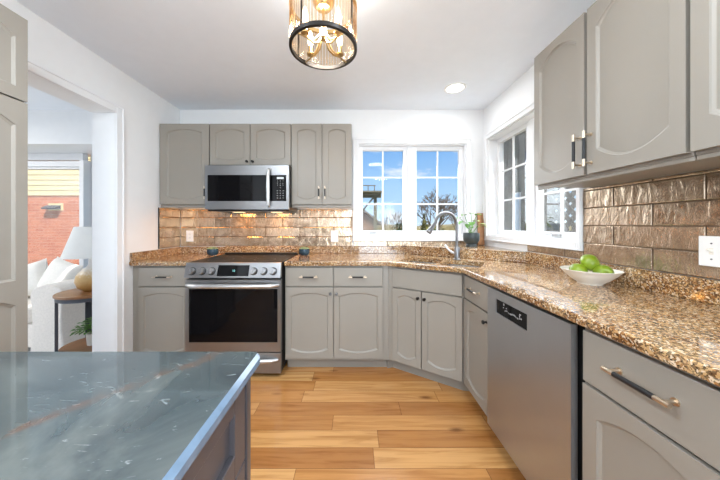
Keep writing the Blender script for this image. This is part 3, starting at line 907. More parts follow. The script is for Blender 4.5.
# ------------------------------------------------------------------ range
rg = thing('range', 'stainless slide-in electric range with black oven door', 'range', (0, 2.063, 0))
rx0, rx1 = -1.339, -0.581
mb = MB(); mb.box(rx0 + .004, rx1 - .004, 0.04, 0.655, 0.035, 0.895); mb.box(rx0 + .02, rx1 - .02, 0.10, 0.64, 0, 0.04); mb.build('body', M['gap'], rg)
# cooktop
mb = MB(); mb.box(rx0 - 0.001, rx1 + 0.001, 0.035, 0.655, 0.895, 0.9215)
ck = mb.build('cooktop', M['cookglass'], rg, bevel=0.003)
mb = MB(); mb.box(rx0 + .01, rx1 - .01, 0.60, 0.645, 0.9215, 0.936); mb.build('vent_trim', M['black'], ck, bevel=0.004)
for (bx, by, br) in ((-1.15, 0.19, 0.10), (-0.77, 0.19, 0.085), (-1.15, 0.46, 0.075), (-0.77, 0.46, 0.10), (-0.96, 0.32, 0.06)):
    mb = MB()
    mb.lathe([(br, 0.0003), (br, 0.0008), (br + 0.004, 0.0008), (br + 0.004, 0.0003)], (bx, by, 0.9215), 40, cap0=False, cap1=False)
    mb.build('burner_ring', M['greylcd'] if False else M['nickel'], ck)
# slanted control panel
mb = MB(); mb.xprism([(-0.020, 0.803), (0.030, 0.803), (0.036, 0.920), (0.012, 0.920)], rx0 - .001, rx1 + .001)
cp = mb.build('control_panel', M['steel'], rg, bevel=0.003)
tilt = math.atan2(0.032, 0.117)      # lean of the panel
nrm = Vector((0, -math.cos(tilt), math.sin(tilt)))
def onp(x, u, lift=0.0):              # u 0..1 up the slanted face
    return Vector((x, -0.020 + 0.032 * u, 0.803 + 0.117 * u)) + nrm * lift
Mk = Matrix(((1, 0, 0), (0, math.sin(tilt), -math.cos(tilt)), (0, math.cos(tilt), math.sin(tilt))))
for kx in (-1.280, -1.201, -1.126, -0.794, -0.715, -0.640):
    mb = MB()
    mb.lathe([(0.0265, 0.003), (0.0255, 0.028), (0.022, 0.032), (0.0, 0.032)], onp(kx, 0.44), 26, Mk, cap0=False)
    mb.obox(onp(kx, 0.44, 0.035), (0.004, 0.021, 0.004), Mk)
    kn = mb.build('knob', M['steel'], rg)
    mb = MB(); mb.lathe([(0.0, -0.002), (0.031, -0.002), (0.031, 0.004), (0.0, 0.004)], onp(kx, 0.44), 26, Mk); mb.build('bezel', M['black'], kn)
mb = MB()
a0, a1 = -1.078, -0.830
mb.loops([[onp(a0 - .004, 0.12, 0.0012), onp(a1 - .002, 0.12, 0.0012), onp(a1, 0.83, 0.0012), onp(a0, 0.83, 0.0012)], [onp(a0 - .004, 0.12, -0.002), onp(a1 - .002, 0.12, -0.002), onp(a1, 0.83, -0.002), onp(a0, 0.83, -0.002)]])
dsp = mb.build('display', M['bglass'], rg)
text_part('display_digits', '10', M['teallcd'], dsp, onp(-0.952, 0.46, 0.0022), (R(90) - tilt, 0, 0), 0.022)
# oven door
mb = MB()
ox0, ox1, oz0, oz1 = rx0 + .028, rx1 - .026, 0.288, 0.712
for a, b, c0, c1 in ((rx0, ox0, 0.212, 0.785), (ox1, rx1, 0.212, 0.785), (ox0, ox1, 0.212, oz0), (ox0, ox1, oz1, 0.785)): mb.box(a, b, 0, 0.038, c0, c1)
od = mb.build('oven_door', M['steel'], rg)
mb = MB(); mb.box(ox0, ox1, 0.003, 0.03, oz0, oz1); mb.build('oven_glass', M['bglass'], od)
mb = MB()
ln = []
for i in range(13):
    u = i / 12; bow = 0.050 * (1 - abs(2 * u - 1) ** 6)
    ln.append((rx0 + .012 + (rx1 - rx0 - .024) * u, -0.006 - bow, 0.745))
mb.tube(ln, [0.010] + [0.0185] * 11 + [0.010], 14); mb.build('handle', M['chrome'], od)
mb = MB(); mb.box(rx0, rx1, 0, 0.038, 0.041, 0.203); dw = mb.build('drawer', M['steel'], rg, bevel=0.003)
mb = MB()
ln = [(x_, -0.004 - 0.030 * (1 - abs(2 * u - 1) ** 6), 0.152) for u, x_ in ((i / 12, rx0 + .02 + (rx1 - rx0 - .04) * i / 12) for i in range(13))]
mb.tube(ln, [0.008] + [0.0165] * 11 + [0.008], 14); mb.build('handle', M['chrome'], dw)

# ------------------------------------------------------------------ island
isl = thing('island_cabinet', 'slate grey island cabinet with recessed drawer fronts under the blue-grey top', 'island', (0, 0, 0))
IX, IY = -0.245, 0.618
mb = MB(); mb.box(-1.08, IX - .02, -1.2, IY, 0.09, 0.883); mb.box(-1.02, IX - .08, -1.14, IY - .06, 0, 0.09)
mb.box(IX - .02, IX, IY - .022, IY, 0.0, 0.883)
mb.build('cabinet_body', M['island'], isl, bevel=0.002)
def shaker(name, parent, y0, y1, z0, z1, fr=0.05):
    """front facing +X, at X = IX-.001, recessed panel"""
    mb = MB(); x1 = IX - .001; x0 = x1 - .019
    mb.box(x0, x1, y0, y0 + fr, z0, z1); mb.box(x0, x1, y1 - fr, y1, z0, z1)
    mb.box(x0, x1, y0 + fr, y1 - fr, z0, z0 + fr); mb.box(x0, x1, y0 + fr, y1 - fr, z1 - fr, z1)
    mb.box(x0, x1 - .011, y0 + fr, y1 - fr, z0 + fr, z1 - fr)
    return mb.build(name, M['island'], parent, bevel=0.0015)
for k in range(2):
    ya = IY - .027 - 0.50 * (k + 1); yb = IY - .027 - 0.50 * k - .004
    for (za, zb2) in ((0.693, 0.878), (0.40, 0.688), (0.10, 0.395)):
        shaker('drawer', isl, ya, yb, za, zb2)
it = MB(); it.prism([(-1.12, -1.25), (-0.222, -1.25), (-0.222, 0.622), (-0.234, 0.634), (-1.12, 0.634)], 0.885, 0.915)
itop = it.build('island_worktop', M['quartz'], bevel=0.008, seg=1)
itop.modifiers['bevel'].harden_normals = False
for p in itop.data.polygons: p.use_smooth = False
itop.data.materials.append(M['edge_reflect'])
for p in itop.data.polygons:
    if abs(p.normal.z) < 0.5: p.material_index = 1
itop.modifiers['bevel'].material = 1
tag(itop, 'polished blue-grey stone island top with a brown vein', 'worktop')

# ------------------------------------------------------------------ electrical plates
def plate(name, label, cat, loc, rz, kind='outlet'):
    t = thing(name, label, cat, loc, rz)
    mb = MB(); mb.box(-0.0375, 0.0375, -0.006, 0, -0.0575, 0.0575); mb.build('cover_plate', M['plate'], t, bevel=0.002)
    if kind == 'outlet':
        for z in (-0.02, 0.02):
            mb = MB(); mb.box(-0.0165, 0.0165, -0.0085, -0.006, z - 0.0135, z + 0.0135); so = mb.build('socket', M['plate'], t, bevel=0.003)
            mb = MB()
            for x in (-0.006, 0.006): mb.box(x - .0012, x + .0012, -0.0089, -0.0084, z - 0.003, z + 0.006)
            mb.build('slot', M['gap'], so)
    else:
        mb = MB(); mb.box(-0.006, 0.006, -0.0075, -0.006, -0.012, 0.012); mb.tube([(0, -0.006, 0), (0, -0.014, 0.004), (0, -0.022, 0.008)], [0.005, 0.0045, 0.004], 8)
        mb.build('toggle', M['ceramic'], t)
        for z in (-0.03, 0.03):
            mb = MB(); mb.cyl((0, -0.0072, z), (0, -0.006, z), 0.003, 10); mb.build('screw', M['nickel'], t)
    return t
plate('outlet', 'white double outlet on bronze tiles left of the range', 'outlet', (-1.730, YB - .0075, 1.103), 0)
plate('outlet', 'white double outlet on bronze tiles left of the back window', 'outlet', (-0.206, YB - .0075, 1.103), 0)
plate('light_switch', 'white toggle light switch on the pearly right-hand tiles', 'light switch', (XR - .0075, 0.986, 1.120), R(-90), 'switch')

# ------------------------------------------------------------------ recessed light, chandelier
rl = thing('recessed_light', 'round white recessed light glowing in the ceiling near the corner', 'ceiling light', (0.90, 2.315, CZ))
mb = MB(); mb.lathe([(0.070, -0.001), (0.072, -0.006), (0.090, -0.006), (0.095, -0.001)], seg=40, cap0=False, cap1=False); mb.build('trim_ring', M['plate'], rl)
mb = MB(); mb.lathe([(0, -0.004), (0.071, -0.004), (0.071, -0.001), (0, -0.001)], seg=40); mb.build('diffuser', M['lampglow'], rl)
light('recessed_lamp_light', 'AREA', (0.90, 2.315, CZ - 0.012), 2.5, (0.96, 0.98, 1.0), (0, 0, 0), 0.13, shape='DISK')

CX, CY, C0, C1, CR = -0.136, 1.16, 2.005, 2.19, 0.150
ch = thing('chandelier', 'drum chandelier of champagne glass rods with a dark lower ring and brass arms', 'chandelier', (CX, CY, C0))
H = C1 - C0
def ring(r0, r1, z0, z1): 
    mb = MB(); mb.lathe([(r0, z0), (r1, z0), (r1, z1), (r0, z1), (r0, z0)], seg=64, cap0=False, cap1=False); return mb
ring(CR - 0.012, CR, -0.006, 0.012).build('lower_ring', M['bronze'], ch, bevel=0.002)
ring(CR - 0.012, CR, H - 0.012, H + 0.006).build('upper_ring', M['brass'], ch, bevel=0.002)
for k in range(64):
    a = 2 * math.pi * k / 64
    x, y = (CR - 0.006) * math.cos(a), (CR - 0.006) * math.sin(a)
    mb = MB(); mb.cyl((x, y, 0.012), (x, y, H - 0.012), 0.0052, 8); mb.build('glass_rod', M['rod'], ch)
for a in (R(60), R(150), R(240), R(330)):
    x, y = (CR - 0.004) * math.cos(a), (CR - 0.004) * math.sin(a)
    mb = MB(); mb.cyl((x, y, 0.0), (x, y, H), 0.004, 8); mb.build('frame_post', M['bronze'], ch)
mb = MB(); mb.cyl((0, 0, 0.04), (0, 0, CZ - C0), 0.006, 12)
mb.lathe([(0, 0.035), (0.012, 0.04), (0.018, 0.05), (0.012, 0.06), (0, 0.06)], seg=16)
mb.build('stem', M['brass'], ch)
mb = MB(); mb.lathe([(0, H - 0.01), (0.03, H - 0.006), (0.045, H + 0.012), (0.05, H + 0.03), (0, H + 0.032)], seg=28); mb.build('hub', M['brass'], ch)
mb = MB(); mb.lathe([(0, CZ - C0 - 0.03), (0.05, CZ - C0 - 0.025), (0.065, CZ - C0 - 0.004), (0.065, CZ - C0 - .0005), (0, CZ - C0 - .0005)], seg=32); mb.build('canopy', M['brass'], ch)
for a in (R(45), R(135), R(225), R(315)):
    ux, uy = math.cos(a), math.sin(a)
    mb = MB()
    mb.tube([(0.01 * ux, 0.01 * uy, 0.05), (0.03 * ux, 0.03 * uy, 0.012), (0.06 * ux, 0.06 * uy, 0.0), (0.085 * ux, 0.085 * uy, 0.006), (0.098 * ux, 0.098 * uy, 0.022)], 0.0045, 8)
    mb.tube([(0.01 * ux, 0.01 * uy, 0.10), (0.02 * ux, 0.02 * uy, 0.055), (0.05 * ux, 0.05 * uy, 0.018), (0.10 * ux, 0.10 * uy, 0.004), (0.142 * ux, 0.142 * uy, 0.002)], 0.0035, 8)
    ar = mb.build('arm', M['brass'], ch)
    bx, by = 0.098 * ux, 0.098 * uy
    mb = MB(); mb.lathe([(0, 0.016), (0.016, 0.018), (0.018, 0.024), (0.009, 0.026), (0.0095, 0.058), (0, 0.058)], (bx, by, 0), 16); mb.build('socket', M['brass'], ar)
    mb = MB(); mb.lathe([(0.007, 0.058), (0.0125, 0.074), (0.0135, 0.09), (0.010, 0.112), (0.004, 0.130), (0, 0.134)], (bx, by, 0), 14); mb.build('bulb', M['bulb'], ar)
light('chandelier_light', 'POINT', (CX, CY, C0 + 0.10), 7, (1, 0.93, 0.84), size=0.06)

# ------------------------------------------------------------------ things on the worktop
def leaf_mesh(mb, base, dirv, length, width, droop=0.3, fold=0.15):
    d = Vector(dirv).normalized(); up = Vector((0, 0, 1)); s = d.cross(up)
    if s.length < 1e-3: s = Vector((1, 0, 0))
    s.normalize(); n = s.cross(d).normalized()
    L, Rr, C = [], [], []
    prof = [0.0, 0.55, 0.95, 1.0, 0.8, 0.45, 0.0]
    k = len(prof)
    for i, w in enumerate(prof):
        u = i / (k - 1)
        p = Vector(base) + d * (length * u) - up * (droop * length * u * u)
        C.append(p); L.append(p + s * (w * width / 2) + n * (fold * w * width)); Rr.append(p - s * (w * width / 2) + n * (fold * w * width))
    vs = C + L + Rr
    fs = []
    for i in range(k - 1):
        fs.append((i, i + 1, k + i + 1, k + i)); fs.append((i, 2 * k + i, 2 * k + i + 1, i + 1))
    mb.add(vs, fs)

pp = thing('potted_plant', 'trailing green plant in a charcoal footed pot on the granite ledge', 'plant', (1.155, 2.56, 1.008))
mb = MB(); mb.lathe([(0, 0), (0.052, 0), (0.052, 0.012), (0.046, 0.024), (0.062, 0.04), (0.075, 0.065), (0.077, 0.10), (0.074, 0.135), (0.068, 0.135), (0.068, 0.115), (0, 0.115)], seg=32); mb.build('pot', M['pot'], pp)
mb = MB(); mb.lathe([(0, 0.112), (0.067, 0.114), (0.067, 0.119), (0, 0.122)], seg=24); mb.build('soil', M['soil'], pp)
rr = random.Random(12)
tips = [((-0.10, -0.02, 0.13), 0.075), ((-0.07, 0.0, 0.20), 0.07), ((-0.01, -0.02, 0.215), 0.075), ((0.05, -0.02, 0.20), 0.075), ((0.03, -0.03, 0.14), 0.08),
        ((-0.05, -0.04, 0.10), 0.075), ((-0.02, -0.05, 0.12), 0.08), ((0.09, -0.03, 0.11), 0.085), ((0.11, -0.02, 0.09), 0.07), ((-0.12, 0.01, 0.17), 0.06), ((0.0, 0.02, 0.08), 0.07)]
for i, (tp, ll) in enumerate(tips):
    t0 = Vector((rr.uniform(-.02, .02), rr.uniform(-.02, .02), 0.115)); t1 = Vector(tp) + Vector((0, 0, 0.115))
    m_ = (t0 + t1) / 2 + Vector((0, 0, 0.03))
    mb = MB(); mb.tube([t0, m_, t1], 0.0022, 6); st_ = mb.build('stem', M['leaf'], pp)
    mb = MB(); dv_ = Vector((tp[0] * 1.4 + rr.uniform(-.03, .03), -0.08, rr.uniform(-.02, .05)))
    leaf_mesh(mb, t1 - dv_.normalized() * ll * 0.4, dv_, ll * 1.05, ll * 0.8, 0.35); mb.build('leaf', M['leafpale'] if i in (7, 8, 4) else M['leaf'], pp, recalc=False)

bd = MB(); bd.box(-0.033, 0.033, -0.009, 0.009, 0, 0.335)
b_ = bd.build('cutting_board', M['board'], bevel=0.004)
b_.location = (1.317, 2.690, 1.010); b_.rotation_euler = (R(-4), 0, 0)
tag(b_, 'narrow upright wooden board leaning in the window corner behind the plant', 'board')

def succulent(label, loc, sd_):
    rr = random.Random(sd_)
    t = thing('succulent', label, 'plant', loc)
    mb = MB(); mb.lathe([(0, 0), (0.036, 0), (0.050, 0.012), (0.055, 0.035), (0.052, 0.060), (0.048, 0.064), (0.045, 0.056), (0, 0.056)], seg=28); mb.build('pot', M['teal'], t)
    mb = MB(); mb.lathe([(0, 0.054), (0.045, 0.055), (0, 0.060)], seg=20); mb.build('soil', M['soil'], t)
    mb = MB()
    for r_, n_, el, ln_ in ((0.02, 9, 0.25, 0.035), (0.012, 7, 0.8, 0.032), (0.004, 5, 1.5, 0.028)):
        for i in range(n_):
            a = 2 * math.pi * i / n_ + rr.random()
            b = Vector((r_ * math.cos(a), r_ * math.sin(a), 0.058)); d_ = Vector((math.cos(a), math.sin(a), el)).normalized()
            mb.tube([b, b + d_ * ln_ * 0.5, b + d_ * ln_ * 0.85, b + d_ * ln_], [0.004, 0.0085, 0.006, 0.001], 8)
    mb.build('leaf_rosette', M['succ'], t)
succulent('small succulent in a dark teal pot at the left back of the range', (-1.412, 2.60, WZ1), 1)
succulent('small succulent in a dark teal pot at the right back of the range', (-0.497, 2.60, WZ1), 2)

bw = thing('fruit_bowl', 'shallow cream bowl of green fruit on the granite by the right wall', 'bowl', (1.212, 1.335, WZ1))
mb = MB()
mb.lathe([(0, 0.0), (0.050, 0.0), (0.052, 0.006), (0.075, 0.022), (0.105, 0.050), (0.120, 0.070), (0.1225, 0.0715), (0.1215, 0.0735), (0.116, 0.069), (0.098, 0.048), (0.07, 0.024), (0.045, 0.012), (0, 0.011)], seg=48)
mb.build('bowl_shell', M['ceramic'], bw)
def apple(label, loc, s, rot, group='green fruit in the bowl'):
    a = thing('apple', label, 'fruit', loc, 0, group); a.rotation_euler = rot; a.scale = (s, s, s)
    mb = MB()
    prof = []
    for i in range(17):
        th = math.pi * i / 16
        r_ = 0.044 * math.sin(th) * (1 + 0.10 * math.cos(th)); z_ = -0.040 * math.cos(th)
        z_ -= 0.010 * math.exp(-(r_ / 0.012) ** 2) * (1 if th > 1.57 else -0.5)
        prof.append((r_, z_))
    mb.lathe(prof, seg=28); mb.build('flesh', M['apple'], a)
    mb = MB(); mb.tube([(0, 0, 0.028), (0.002, 0, 0.038), (0.004, 0, 0.046)], 0.0014, 6); mb.build('stem', M['stem'], a)
apple('green apple on top of the other two in the cream bowl', (1.215, 1.338, WZ1 + 0.108), 0.97, (R(62), 0, R(40)))
apple('green apple at the left of the cream bowl', (1.168, 1.352, WZ1 + 0.061), 0.92, (R(70), R(10), R(70)))
apple('green apple at the front right of the cream bowl', (1.236, 1.288, WZ1 + 0.063), 0.92, (R(75), 0, R(-25)))

# ------------------------------------------------------------------ bay room furniture
TX, TY = -2.28, 2.275
st = thing('side_table', 'round wooden side table with charcoal metal legs beyond the doorway', 'side table', (TX, TY, 0))
mb = MB(); mb.lathe([(0, 0.628), (0.229, 0.628), (0.235, 0.634), (0.235, 0.646), (0.231, 0.65), (0, 0.65)], seg=48); mb.build('tabletop', M['lwood'], st)
mb = MB(); mb.lathe([(0.205, 0.598), (0.225, 0.598), (0.225, 0.628), (0.205, 0.628), (0.205, 0.598)], seg=48, cap0=False, cap1=False); mb.build('apron', M['darkmetal'], st)
mb = MB(); mb.lathe([(0, 0.17), (0.205, 0.17), (0.205, 0.19), (0, 0.19)], seg=48); mb.build('shelf', M['lwood'], st)
for a in (R(232), R(322), R(52), R(142)):
    mb = MB(); Mx = Matrix.Rotation(a, 3, 'Z'); mb.obox(Mx @ Vector((0.214, 0, 0.30)), (0.009, 0.028, 0.30), Mx); mb.build('leg', M['darkmetal'], st)
lp = thing('table_lamp', 'table lamp with white cone shade and amber gourd base on the side table', 'lamp', (TX, TY, 0.65))
def lampbase():
    t = NT('amber_crackle_ceramic')
    sp = t.n('ShaderNodeSeparateXYZ'); t.l(t.obj(), sp.inputs[0])
    nz = t.noise(t.obj(), 60, 4, 0.7)
    f = t.math('ADD', t.math('MULTIPLY', sp.outputs['Z'], 4.2), t.math('MULTIPLY', t.math('SUBTRACT', nz, 0.5), 0.5))
    t.l(t.ramp(f, [(0.0, srgb(176, 124, 60)), (0.55, srgb(206, 170, 112)), (0.85, srgb(236, 230, 220)), (1.0, srgb(240, 238, 234))]), t.p.inputs['Base Color'])
    t.set(Roughness=0.3)
    return t.m
M['lampbase'] = lampbase()
mb = MB(); mb.lathe([(0, 0), (0.06, 0), (0.068, 0.008), (0.10, 0.035), (0.117, 0.085), (0.110, 0.135), (0.080, 0.18), (0.042, 0.21), (0.032, 0.23), (0.032, 0.29), (0, 0.29)], seg=36); mb.build('base', M['lampbase'], lp)
mb = MB(); mb.cyl((0, 0, 0.27), (0, 0, 0.40), 0.006, 8); mb.build('stem', M['brass'], lp)
mb = MB(); mb.lathe([(0.196, 0.295), (0.118, 0.555), (0.116, 0.555), (0.194, 0.295), (0.196, 0.295)], seg=48, cap0=False, cap1=False)
for a in (0, R(120), R(240)): mb.cyl((0, 0, 0.40), (0.158 * math.cos(a), 0.158 * math.sin(a), 0.40), 0.002, 6)
mb.build('shade', M['shade'], lp)
hp = thing('potted_herb', 'small bushy green plant in a cream pot on the lower table shelf', 'plant', (TX + 0.02, TY - .02, 0.19))
mb = MB(); mb.lathe([(0, 0), (0.04, 0), (0.048, 0.10), (0.043, 0.10), (0.04, 0.085), (0, 0.085)], seg=24); mb.build('pot', M['ceramic'], hp)
rr = random.Random(4)
mb = MB()
for i in range(260):
    a = rr.uniform(0, 6.28); el = rr.uniform(-0.2, 1.5); rad_ = rr.uniform(0.03, 0.12)
    b = Vector((rad_ * math.cos(a) * math.cos(el), rad_ * math.sin(a) * math.cos(el), 0.115 + 0.10 * math.sin(el) * rr.random() + 0.02))
    leaf_mesh(mb, b, (math.cos(a), math.sin(a), 0.5 * math.sin(el)), 0.035, 0.022, 0.3)
mb.build('foliage', M['leaf'], hp, recalc=False)

sf = thing('sofa', 'white textured sofa under the bay window beyond the doorway', 'sofa', (0, 0, 0))
def cushion(mb, c, h, M3=None, p=4.0, n=20, m=12):
    M3 = M3 or Matrix.Identity(3)
    ls = []
    sg = lambda v, e: math.copysign(abs(v) ** e, v)
    for j in range(m + 1):
        ph = -math.pi / 2 + math.pi * j / m
        ls.append([Vector(c) + M3 @ Vector((h[0] * sg(math.cos(ph), 2 / p) * sg(math.cos(2 * math.pi * i / n), 2 / p), h[1] * sg(math.cos(ph), 2 / p) * sg(math.sin(2 * math.pi * i / n), 2 / p), h[2] * sg(math.sin(ph), 2 / p))) for i in range(n)])
    mb.loops(ls)
mb = MB(); mb.box(-4.6, -2.72, 2.46, 3.05, 0.05, 0.28); mb.build('base', M['sofa'], sf, bevel=0.03, seg=4)
for ax0, ax1 in ((-3.03, -2.695), (-4.95, -4.62)):
    mb = MB()
    prof = []
    h_ = (ax1 - ax0) / 2; xm = (ax0 + ax1) / 2
    pts_ = [(-h_, 0.03), (-h_ * 0.86, 0.25), (-h_ * 0.9, 0.45)] + [(h_ * 1.0 * -math.cos(math.pi * i / 10), 0.55 + 0.115 * math.sin(math.pi * i / 10)) for i in range(11)] + [(h_ * 0.9, 0.45), (h_ * 0.86, 0.25), (h_, 0.03)]
    mb.loops([[(xm + x * .94, 2.42, z - .0) for x, z in pts_], [(xm + x, 2.46, z) for x, z in pts_], [(xm + x, 3.04, z) for x, z in pts_]])
    mb.build('arm', M['sofa'], sf, bevel=0.012, seg=3)
mb = MB(); cushion(mb, (-3.82, 2.95, 0.42), (0.80, 0.11, 0.24), p=6); mb.build('backrest', M['sofa'], sf)
mb = MB(); cushion(mb, (-3.43, 2.68, 0.36), (0.40, 0.25, 0.09), p=6); mb.build('seat_cushion', M['sofa'], sf)
mb = MB(); cushion(mb, (-4.23, 2.68, 0.36), (0.40, 0.25, 0.09), p=6); mb.build('seat_cushion', M['sofa'], sf)
def pillow(label, loc, rot, s):
    mb = MB(); n = 14
    def sheet(sg):
        vs = []
        for j in range(n + 1):
            for i in range(n + 1):
                u, v = -1 + 2 * i / n, -1 + 2 * j / n
                k = (1 - u ** 4) * (1 - v ** 4)
                pinch = 1 - 0.08 * (1 - abs(u) ** 2) * abs(v) ** 3; pinch2 = 1 - 0.08 * (1 - abs(v) ** 2) * abs(u) ** 3
                vs.append((u * s * pinch2, sg * 0.075 * max(k, 0) ** 0.6, v * s * pinch))
        return vs
    fs = [(j * (n + 1) + i, j * (n + 1) + i + 1, (j + 1) * (n + 1) + i + 1, (j + 1) * (n + 1) + i) for j in range(n) for i in range(n)]
    mb.add(sheet(1), fs); mb.add(sheet(-1), fs)
    o = mb.build('pillow', M['linen'], sharp=80)
    o.location = loc; o.rotation_euler = rot
    return tag(o, label, 'pillow', 'white pillows on the sofa')
pillow('white linen pillow leaning on the sofa back nearest the lamp', (-3.10, 2.74, 0.66), (R(-18), R(14), R(-12)), 0.19)
pillow('white linen pillow behind the other pillow on the sofa', (-3.46, 2.76, 0.64), (R(-16), R(-16), R(6)), 0.185)

# ------------------------------------------------------------------ outside
mb = MB(); mb.add([(-60, 3.9, -0.5), (60, 3.9, -0.5), (60, 90, -0.5), (-60, 90, -0.5)], [(0, 1, 2, 3)])
mb.add([(1.6, -20, -0.5), (60, -20, -0.5), (60, 3.9, -0.5), (1.6, 3.9, -0.5)], [(0, 1, 2, 3)])
structure(tag(mb.build('lawn', M['lawn'])))
# unseen slabs added to block sun at the right window and rear opening
mb = MB(); mb.box(XR + T, XR + T + 0.26, -3, YB + .5, 2.45, 2.56); mb.box(XL - WT, XR + T + 0.42, -5.0, YR - .15, 2.45, 2.56)
structure(mb.build('sun_block_slab', M['trim']))
# neighbour's brick house with siding gable, seen through the bay window
hs = thing('brick_house', 'red brick neighbour house with cream siding above, seen through the bay window', 'house', (0, 0, 0))
mb = MB(); mb.box(-12, -6.6, 7.0, 12, -0.5, 2.015); mb.build('brick_wall', M['brick'], hs)
mb = MB()
z = 2.015
while z < 5.2:
    mb.xprism([(7.0, z), (6.972, z), (6.99, z + 0.14), (7.0, z + 0.14)], -12, -6.6); z += 0.14
mb.box(-12, -6.6, 7.0, 12, 2.015, 5.2)
mb.build('siding', M['siding'], hs)
mb = MB(); mb.xprism([(6.6, 5.15), (9.5, 7.2), (12.4, 5.15)], -12.2, -6.4); mb.build('roof', M['roof'], hs)
vt = thing('wall_vent', 'grey exhaust vent hood on a cream block in the red brick wall', 'vent', (-8.02, 7.0, 1.70))
mb = MB(); mb.box(-0.18, 0.20, -0.03, 0, -0.09, 0.10); mb.build('mounting_block', M['siding'], vt, bevel=0.004)
mb = MB(); mb.xprism([(-0.03, -0.06), (-0.16, -0.06), (-0.16, -0.02), (-0.03, 0.05)], -0.22, 0.16); mb.build('hood', M['darkmetal'], vt, bevel=0.004)

# timber deck tower, small brick gable house, hedges and bare trees behind the back window
pg = thing('pergola', 'weathered timber deck frame with railing seen through the left back window panes', 'pergola', (0.0, 12.0, -0.5))
for px_ in (-1.2, 0.98):
    mb = MB(); mb.box(px_ - .07, px_ + .07, -0.07, 0.07, 0, 3.05); mb.build('post', M['weather'], pg)
mb = MB(); mb.box(-1.5, 1.25, -0.09, 0.09, 2.98, 3.18); mb.box(-1.5, 1.25, -0.5, 1.5, 3.18, 3.24); mb.build('beam', M['weather'], pg)
mb = MB(); mb.box(-1.4, 1.0, -0.03, 0.03, 3.52, 3.56)
for k in range(9): mb.box(-1.4 + k * .29, -1.36 + k * .29, -0.02, 0.02, 3.24, 3.52)
mb.build('railing', M['weather'], pg)
mb = MB(); mb.obox((0.62, 0, 2.65), (0.035, 0.04, 0.5), Matrix.Rotation(R(40), 3, 'Y')); mb.build('brace', M['weather'], pg)
gh = thing('gable_house', 'small brown house gable beyond the timber deck frame', 'house', (-0.4, 18.0, -0.5))
mb = MB(); mb.box(-2.5, 2.0, 0, 5, 0, 1.9); mb.add([(-2.5, 0, 1.9), (2.0, 0, 1.9), (-0.2, 0, 3.6), (-2.5, 5, 1.9), (2.0, 5, 1.9), (-0.2, 5, 3.6)], [(0, 1, 2), (3, 5, 4), (0, 3, 4, 1)]); mb.build('wall', plain('brown_brick', srgb(138, 108, 88), 0.9, vary=0.2, scale=14), gh)
mb = MB()
for s_ in (-1, 1):
    e_ = Vector((2.3 if s_ > 0 else -2.8, 0, 1.72)); r_ = Vector((-0.2, 0, 3.66))
    mb.loops([[(e_.x, -0.25, e_.z), (r_.x, -0.25, r_.z), (r_.x, -0.25, r_.z + .12), (e_.x, -0.25, e_.z + .12)], [(e_.x, 5.2, e_.z), (r_.x, 5.2, r_.z), (r_.x, 5.2, r_.z + .12), (e_.x, 5.2, e_.z + .12)]])
mb.build('roof', M['roof'], gh)

def bare_tree(label, loc, height, seedv, levels=5, spread=0.5, r0=0.09):
    rr = random.Random(seedv)
    mb = MB()
    def grow(p, d, ln, r, lev):
        q = p + d * ln * 0.5 + Vector((rr.uniform(-1, 1), rr.uniform(-1, 1), 0)) * ln * 0.05
        e = p + d * ln
        mb.tube([p, q, e], [r, r * 0.85, r * 0.7], 5 if lev > 1 else 7)
        if lev >= levels: return
        for k in range(rr.choice((2, 3, 3)) if lev else 4):
            nd = (d + Vector((rr.uniform(-1, 1), rr.uniform(-1, 1), rr.uniform(-0.25, 0.75))) * spread * 1.35).normalized()
            st_ = p + (e - p) * rr.uniform(0.55, 1.0)
            grow(st_, nd, ln * rr.uniform(0.62, 0.85), max(r * 0.55, 0.010), lev + 1)
    grow(Vector((0, 0, 0)), Vector((0, 0, 1)), height * 0.30, r0, 0)
    o = mb.build('bare_tree', M['bark'], recalc=False)
    o.location = loc
    return tag(o, label, 'tree', 'bare trees beyond the back window')
bare_tree('wide bare tree filling the right back window panes', (4.3, 13.5, -0.5), 3.9, 21, 6, 0.55, 0.10)
bare_tree('small bare tree in the left back window panes', (2.62, 16.4, -0.5), 3.0, 8, 5, 0.5, 0.07)
bare_tree('bare tree beyond the right edge of the back window', (6.3, 15.5, -0.5), 3.8, 33, 6, 0.55, 0.09)
def bush(name, label, cat, loc, rad_, hgt, mat, seedv, n=420, cone=False):
    rr = random.Random(seedv); mb = MB()
    for i in range(n):
        u = rr.random(); a = rr.uniform(0, 6.283)
        w = (1 - u) if cone else math.sqrt(max(0.05, 1 - (2 * u - 1) ** 2))
        b = Vector((rad_ * w * math.cos(a) * rr.uniform(.75, 1), rad_ * w * math.sin(a) * rr.uniform(.75, 1), hgt * u))
        leaf_mesh(mb, b, (math.cos(a), math.sin(a), 0.7), 0.22 * rad_ + .05, 0.12 * rad_ + .03, 0.3)
    mb.lathe([(rad_ * 0.75, 0), (rad_ * 0.8, hgt * .3), (rad_ * (0.35 if cone else 0.7), hgt * 0.7), (0, hgt * 0.93)], seg=12)
    o = mb.build(name, mat, recalc=False); o.location = loc
    return tag(o, label, cat)
bush('conifer', 'small olive conifer at the foot of the wide bare tree', 'conifer', (3.25, 12.0, -0.5), 0.42, 2.25, M['conifer'], 5, cone=True)
bush('shrub', 'dark green shrub low in the left back window panes', 'shrub', (2.35, 13.5, -0.5), 0.55, 1.75, M['hedge'], 6)
bush('shrub', 'dark green shrub below the branches of the wide bare tree', 'shrub', (5.6, 18.5, -0.5), 0.9, 1.7, M['hedge'], 9)
mb = MB(); rr = random.Random(2)
pts_ = []
for i in range(41):
    x = -30 + 2.0 * i; pts_.append((x, 1.2 + rr.uniform(-0.4, 0.5)))
